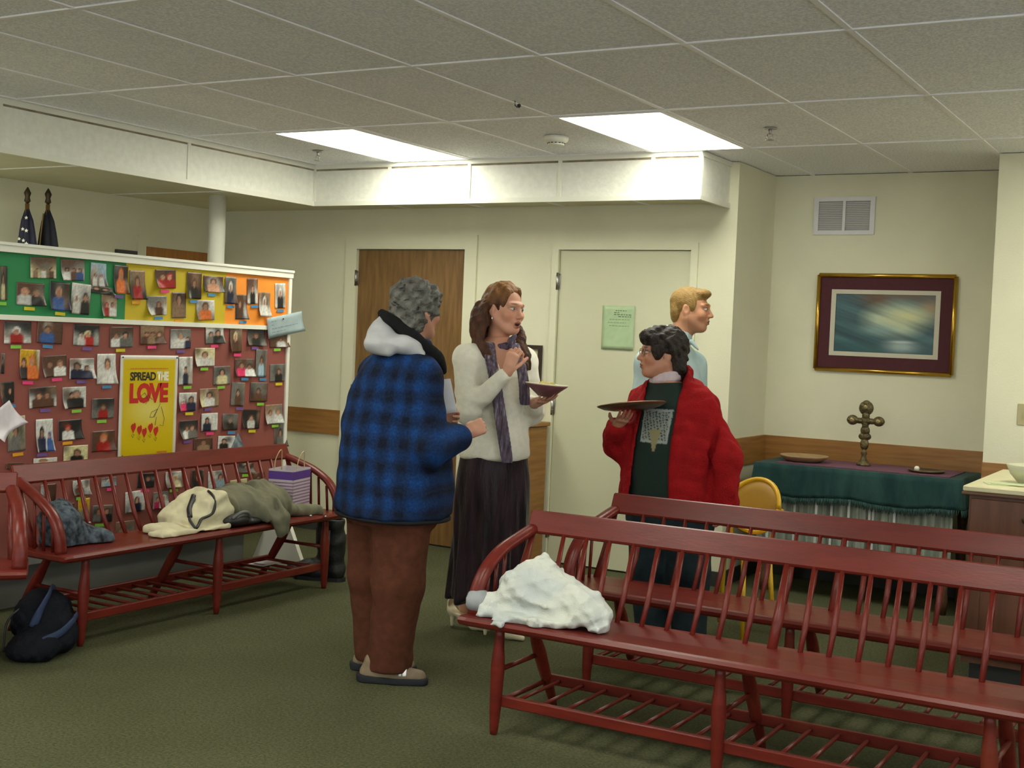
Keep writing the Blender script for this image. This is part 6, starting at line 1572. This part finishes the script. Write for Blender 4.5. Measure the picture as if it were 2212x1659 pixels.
for p in ([(-2.33, 4.02, SZ + .05), (-2.20, 3.99, SZ + .055), (-2.07, 4.01, SZ + .05)], [(-2.12, 4.02, SZ + .13), (-2.08, 4.02, SZ + .06)], [(-2.26, 4.01, SZ + .17), (-2.19, 4.0, SZ + .12), (-2.14, 4.02, SZ + .10)]): f.chain(p, [.016] * len(p), .03, True)
X, Y, Z = f.full(); sup = np.where(Y > SEAT_Z * 0 + 3.972, SZ + .0005, SZ - .03); f.D = np.maximum(f.D, sup - Z + 0 * f.D)
me = f.mesh('white_jacket', 0)
wj = at('white_jacket', me, mat('white_jacket_cloth', S(206, 208, 196), .8, scale=6, color2=S(186, 192, 190), bump=.25, bscale=200), 'crumpled white jacket on the seat of the nearest bench', 'jacket')
f = Field((-2.50, 3.96, SZ), (-2.38, 4.12, SZ + .12), .005); f.cone((-2.455, 4.045, SZ + .046), (-2.437, 4.053, SZ + .046), .040, .044, 0); f.cone((-2.49, 4.04, SZ + .046), (-2.45, 4.045, SZ + .046), .026, .028, .004, True)
add_mesh('sleeve_cuff', f.mesh('sleeve_cuff'), mat('grey_lining', S(150, 154, 156), .8, var=.05), wj)

# left bench (front edge x=-4.40, faces +X)
LBX = -4.40
# cream garment with black piping
f = Field((-4.84, 4.38, SZ - .02), (-4.34, 5.06, .72), .0055)
def rotx(t): return np.array([[1, 0, 0], [0, math.cos(t), math.sin(t)], [0, -math.sin(t), math.cos(t)]])
f.box((-4.60, 4.80, SZ + .080), (.115, .150, .052), 0, rotx(.42), .020); f.box((-4.58, 4.83, SZ + .045), (.110, .125, .045), .03, rotx(.1), .015)
f.box((-4.54, 4.70, SZ + .016), (.105, .195, .016), .012, None, .012); f.box((-4.50, 4.50, SZ + .010), (.05, .06, .010), .015, None, .008)
f.cone((-4.60, 4.83, SZ + .14), (-4.60, 4.88, SZ + .155), .030, .018, .03)
f.chain([(-4.46, 4.62, SZ + .045), (-4.445, 4.75, SZ + .035), (-4.455, 4.90, SZ + .036)], .010, .015, True)
f.ell((-4.505, 4.735, SZ + .125), (.05, .055, .035), .02, True)
f.disp(.006, 20, 111); f.disp(.0035, 48, 112, ridged=True)
X, Y, Z = f.full(); f.D = np.maximum(f.D, SZ + .0005 - Z + 0 * f.D)
cg = at('cream_garment', f.mesh('cream_garment'), fabric('cream_fleece', S(216, 208, 172), S(200, 192, 160), scale=9), 'folded cream garment with black piping on the bench by the photo board', 'garment')
def cling(pts, lift):
    """drop a polyline onto the garment: ray down from above"""
    from mathutils.bvhtree import BVHTree
    me = cg.data; t = BVHTree.FromPolygons([v.co for v in me.vertices], [p.vertices for p in me.polygons]); out = []
    for p in pts:
        h = t.find_nearest(Vector(p)); out.append(np.array(h[0] + h[1] * lift))
    for _ in range(4): out = [out[0]] + [(a + 2 * b + c) / 4 for a, b, c in zip(out[:-2], out[1:-1], out[2:])] + [out[-1]]
    return [tuple(p) for p in out]
MB().tube(cling(spline([(-4.58, 4.760, SZ + .16), (-4.53, 4.690, SZ + .12), (-4.47, 4.645, SZ + .085), (-4.44, 4.66, SZ + .07), (-4.435, 4.72, SZ + .07), (-4.45, 4.79, SZ + .09), (-4.50, 4.835, SZ + .14), (-4.56, 4.86, SZ + .19)], 6), .003), .0075, 6).build('black_piping', M_black, cg)
MB().tube(cling(spline([(-4.60, 4.78, SZ + .17), (-4.555, 4.715, SZ + .13), (-4.49, 4.660, SZ + .095)], 6), .003), .013, 8).build('black_lining_edge', M_black, cg)
# grey-beige jacket draped over the seat edge
f = Field((-4.84, 4.84, .30), (-4.30, 5.72, .74), .006)
f.ell((-4.60, 5.12, SZ + .075), (.15, .20, .11), 0); f.ell((-4.60, 5.34, SZ + .06), (.14, .17, .12), .05); f.cone((-4.62, 5.30, SZ + .17), (-4.62, 5.40, SZ + .17), .03, .02, .06); f.cone((-4.50, 5.45, SZ + .03), (-4.45, 5.63, SZ + .02), .05, .03, .04)
f.chain([(-4.45, 5.22, SZ + .07), (-4.385, 5.24, SZ + .03), (-4.372, 5.25, SZ - .05)], [.06, .034, .016], .03); f.chain([(-4.45, 5.13, SZ + .07), (-4.388, 5.18, SZ + .02), (-4.374, 5.21, SZ - .03)], [.05, .03, .016], .03)
f.disp(.009, 20, 121, (1, 1, .5)); f.disp(-.009, 26, 122, (.5, 1.5, .35), ridged=True, terms=4); f.disp(.006, 40, 124, (.5, 1.5, .35), ridged=True, terms=5); f.disp(.003, 80, 123, (.6, 1.4, .5))
for p in ([(-4.44, 5.08, SZ + .14), (-4.42, 5.07, SZ + .04)], [(-4.43, 5.29, SZ + .13), (-4.40, 5.31, SZ + .03)], [(-4.44, 5.20, SZ + .15), (-4.40, 5.20, SZ + .08)]): f.chain(p, .012, .025, True)
X, Y, Z = f.full(); f.D = np.maximum(f.D, np.where(X < LBX + .004, SZ + .0008, .30) - Z + 0 * f.D)
gj = at('grey_jacket', f.mesh('grey_jacket'), fabric('grey_beige_cotton', S(122, 120, 98), S(108, 106, 88), scale=10), 'grey-beige jacket slumped against the gift bag, hanging over the bench edge', 'jacket')
for (y, z) in ((5.47, SZ + .012), (5.60, SZ - .005)):
    MB().lathe([(.001, -.006), (.009, -.003), (.009, .003), (.001, .006)], 12, (-4.388, y, z)).build('snap_button', M_chrome, gj)
# black handbag
f = Field((-4.62, 4.84, SZ - .01), (-4.37, 5.16, .56), .005)
f.ell((-4.465, 4.955, SZ + .035), (.058, .085, .034), 0); f.ell((-4.455, 5.06, SZ + .022), (.045, .085, .020), .02)
X, Y, Z = f.full(); f.D = np.maximum(f.D, SZ + .0005 - Z + 0 * f.D)
hb = at('black_handbag', f.mesh('black_handbag'), mat('black_bag_leather', (.012, .012, .012), .45, var=.2, bump=.3, bscale=200), 'flat black handbag between the cream garment and the grey jacket', 'bag')
MB().tube(spline([(-4.43, 4.90, SZ + .05), (-4.412, 4.94, SZ + .078), (-4.42, 5.0, SZ + .072), (-4.43, 5.03, SZ + .045)], 5), .009, 8).build('strap', mat('grey_strap', (.12, .12, .115), .6, var=.1), hb)
# gift bag with twisted paper handles
gb = empty('gift_bag', (-4.63, 5.575, SZ), math.radians(14), 'purple and white striped gift bag with twine handles on the bench', 'gift bag')
gw, gd, gh = .110, .075, .245
v = [(-gd, -gw, 0), (gd, -gw, 0), (gd, gw, 0), (-gd, gw, 0), (-gd, -gw, gh), (gd, -gw, gh), (gd, gw, gh), (-gd, gw, gh)]
bagm = MB()
for a, b in (((-gd, -gw, 0), (gd, gw, .003)), ((gd - .003, -gw, 0), (gd, gw, gh)), ((-gd, -gw, 0), (-gd + .003, gw, gh)), ((-gd, -gw, 0), (gd, -gw + .003, gh)), ((-gd, gw - .003, 0), (gd, gw, gh))): bagm.box(a, b)
bagm.build('paper_body', mat('white_bag_paper', S(196, 186, 190), .6, var=.03), gb)
for k in range(10):
    z = .012 + k * .0175
    q = MB(); q.box((gd, -gw, z), (gd + .0006, gw, z + .0075)); q.box((-gd, -gw - .0006, z), (gd, -gw, z + .0075)); q.box((-gd, gw, z), (gd, gw + .0006, z + .0075)); q.build('stripe', mat('lilac_print', S(140, 108, 146), .6, var=.15, scale=90), gb)
q = MB(); q.box((gd, -gw - .001, .190), (gd + .001, gw + .001, .235)); q.box((-gd, -gw - .001, .190), (gd, -gw, .235)); q.box((-gd, gw, .190), (gd, gw + .001, .235)); q.build('purple_band', mat('purple_print', S(88, 52, 140), .5, var=.04), gb)
for x in (gd - .006, -gd + .006):
    MB().tube(spline([(x, -.05, .225), (x, -.045, .285), (x + .01, -.02, .335), (x + .01, .01, .338), (x, .035, .285), (x, .042, .225)], 5), .0028, 6).build('handle', mat('twine', S(190, 172, 128), .8, var=.1), gb)
# dark patterned garment at the near end of that bench
f = Field((-4.80, 3.84, SZ - .01), (-4.36, 4.40, .66), .006)
f.ell((-4.66, 4.02, SZ + .06), (.085, .10, .115), 0); f.cone((-4.64, 4.08, SZ + .05), (-4.58, 4.22, SZ + .012), .055, .025, .04); f.cone((-4.69, 3.98, SZ + .12), (-4.70, 4.03, SZ + .16), .05, .03, .04)
f.disp(.009, 24, 131); f.disp(.005, 60, 132, ridged=True); X, Y, Z = f.full(); f.D = np.maximum(f.D, SZ + .0005 - Z + 0 * f.D)
pg = at('patterned_garment', f.mesh('patterned_garment'), mat('dark_camo_print', S(16, 22, 32), .9, scale=34, color2=S(84, 94, 104), detail=3), 'crumpled dark blue-grey patterned garment at the near end of the bench', 'garment')
MB().lathe([(.001, -.004), (.007, -.002), (.007, .002), (.001, .004)], 10, (-4.57, 4.10, SZ + .10)).build('button', M_chrome, pg)

# backpack on the floor under the near end of the bench
f = Field((-4.85, 3.42, -.005), (-4.18, 4.10, .34), .0065)
f.ell((-4.58, 3.86, .13), (.12, .135, .125), 0); f.ell((-4.46, 3.755, .055), (.12, .135, .058), .04); f.ell((-4.44, 3.68, .04), (.10, .09, .040), .03); f.ell((-4.47, 3.85, .08), (.07, .09, .075), .03)
f.disp(.007, 26, 141); f.disp(.004, 60, 142, ridged=True); X, Y, Z = f.full(); f.D = np.maximum(f.D, .001 - Z + 0 * f.D)
bp_ = at('backpack', f.mesh('backpack'), mat('black_nylon', (.008, .009, .013), .85, var=.3, bump=.4, bscale=150, spec=.12), 'dark backpack with blue straps on the floor under the bench', 'backpack')
for nm, pts in (('blue_strap', [(-4.50, 3.74, .12), (-4.485, 3.765, .19), (-4.50, 3.82, .245), (-4.55, 3.88, .262), (-4.60, 3.94, .24)]), ('blue_strap', [(-4.385, 3.70, .085), (-4.375, 3.78, .105), (-4.395, 3.86, .135), (-4.43, 3.92, .155)])):
    MB().tube(spline(pts, 5), 1, 8, flat=(.018, .006, (0, 0, 1))).build(nm, mat('blue_webbing', S(38, 52, 84), .7, var=.15, scale=40), bp_)
MB().tube(spline([(-4.56, 3.64, .02), (-4.60, 3.69, .14), (-4.59, 3.77, .20)], 5), .005, 6).build('cord', M_black, bp_)

# pair of black boots at the far end of the bench
def boot(loc, rz, tip, label):
    f = Field((-.10, -.22, -.01), (.10, .14, .36), .006)
    f.chain([(0, .04, .34), (0, .045, .20), (0, .05, .09)], [.060, .056, .055], .03); f.chain([(0, .06, .05), (0, -.06, .045), (0, -.15, .038)], [.052, .048, .040], .03)
    f.disp(.004, 34, 151, (1, 1, 1.4)); f.cone((0, .04, .40), (0, .04, .31), .044, .044, .006, True)
    X, Y, Z = f.full(); f.D = np.maximum(f.D, .018 - Z + 0 * f.D)
    b = obj('black_boot', f.mesh('black_boot'), mat('boot_leather', (.010, .010, .010), .5, var=.2, bump=.3, bscale=90), None, loc); b.rotation_euler = (0, tip, rz); tag(b, label, 'boot', 'pair of black boots')
    s = MB(); pts = [(.0 + .050 * math.cos(a), (.07 if math.sin(a) > 0 else -.15) + .045 * math.sin(a)) for a in np.linspace(0, 2 * math.pi, 24, endpoint=False)]
    n = len(pts); s.add([(x, y, 0) for x, y in pts] + [(x, y, .022) for x, y in pts], [tuple(reversed(range(n))), tuple(range(n, 2 * n))] + [(i, (i + 1) % n, n + (i + 1) % n, n + i) for i in range(n)])
    s.build('sole', M_black, b)
    MB().tube([(.062, .03, .10), (.064, .03, .30)], .004, 6).build('zipper', mat('dark_zip', (.05, .05, .05), .4, metal=.5), b)
boot((-4.60, 5.90, 0), math.radians(-70), 0, 'upright black boot in front, beyond the far end of the bench')
boot((-4.74, 6.00, 0), math.radians(-35), 0, 'black boot standing behind its pair, nearer the board')
# small papers on the shelf of that bench
lf = MB().box((-4.78, 5.42, .1345), (-4.67, 5.58, .136)).build('leaflet', MATS['white_paper']); tag(lf, 'white leaflet lying on the lower slats of the bench by the board', 'leaflet')
MB().box((-4.765, 5.44, .1362), (-4.685, 5.47, .1366)).build('printed_heading', mat('grey_ink', S(120, 120, 126), .7), lf)
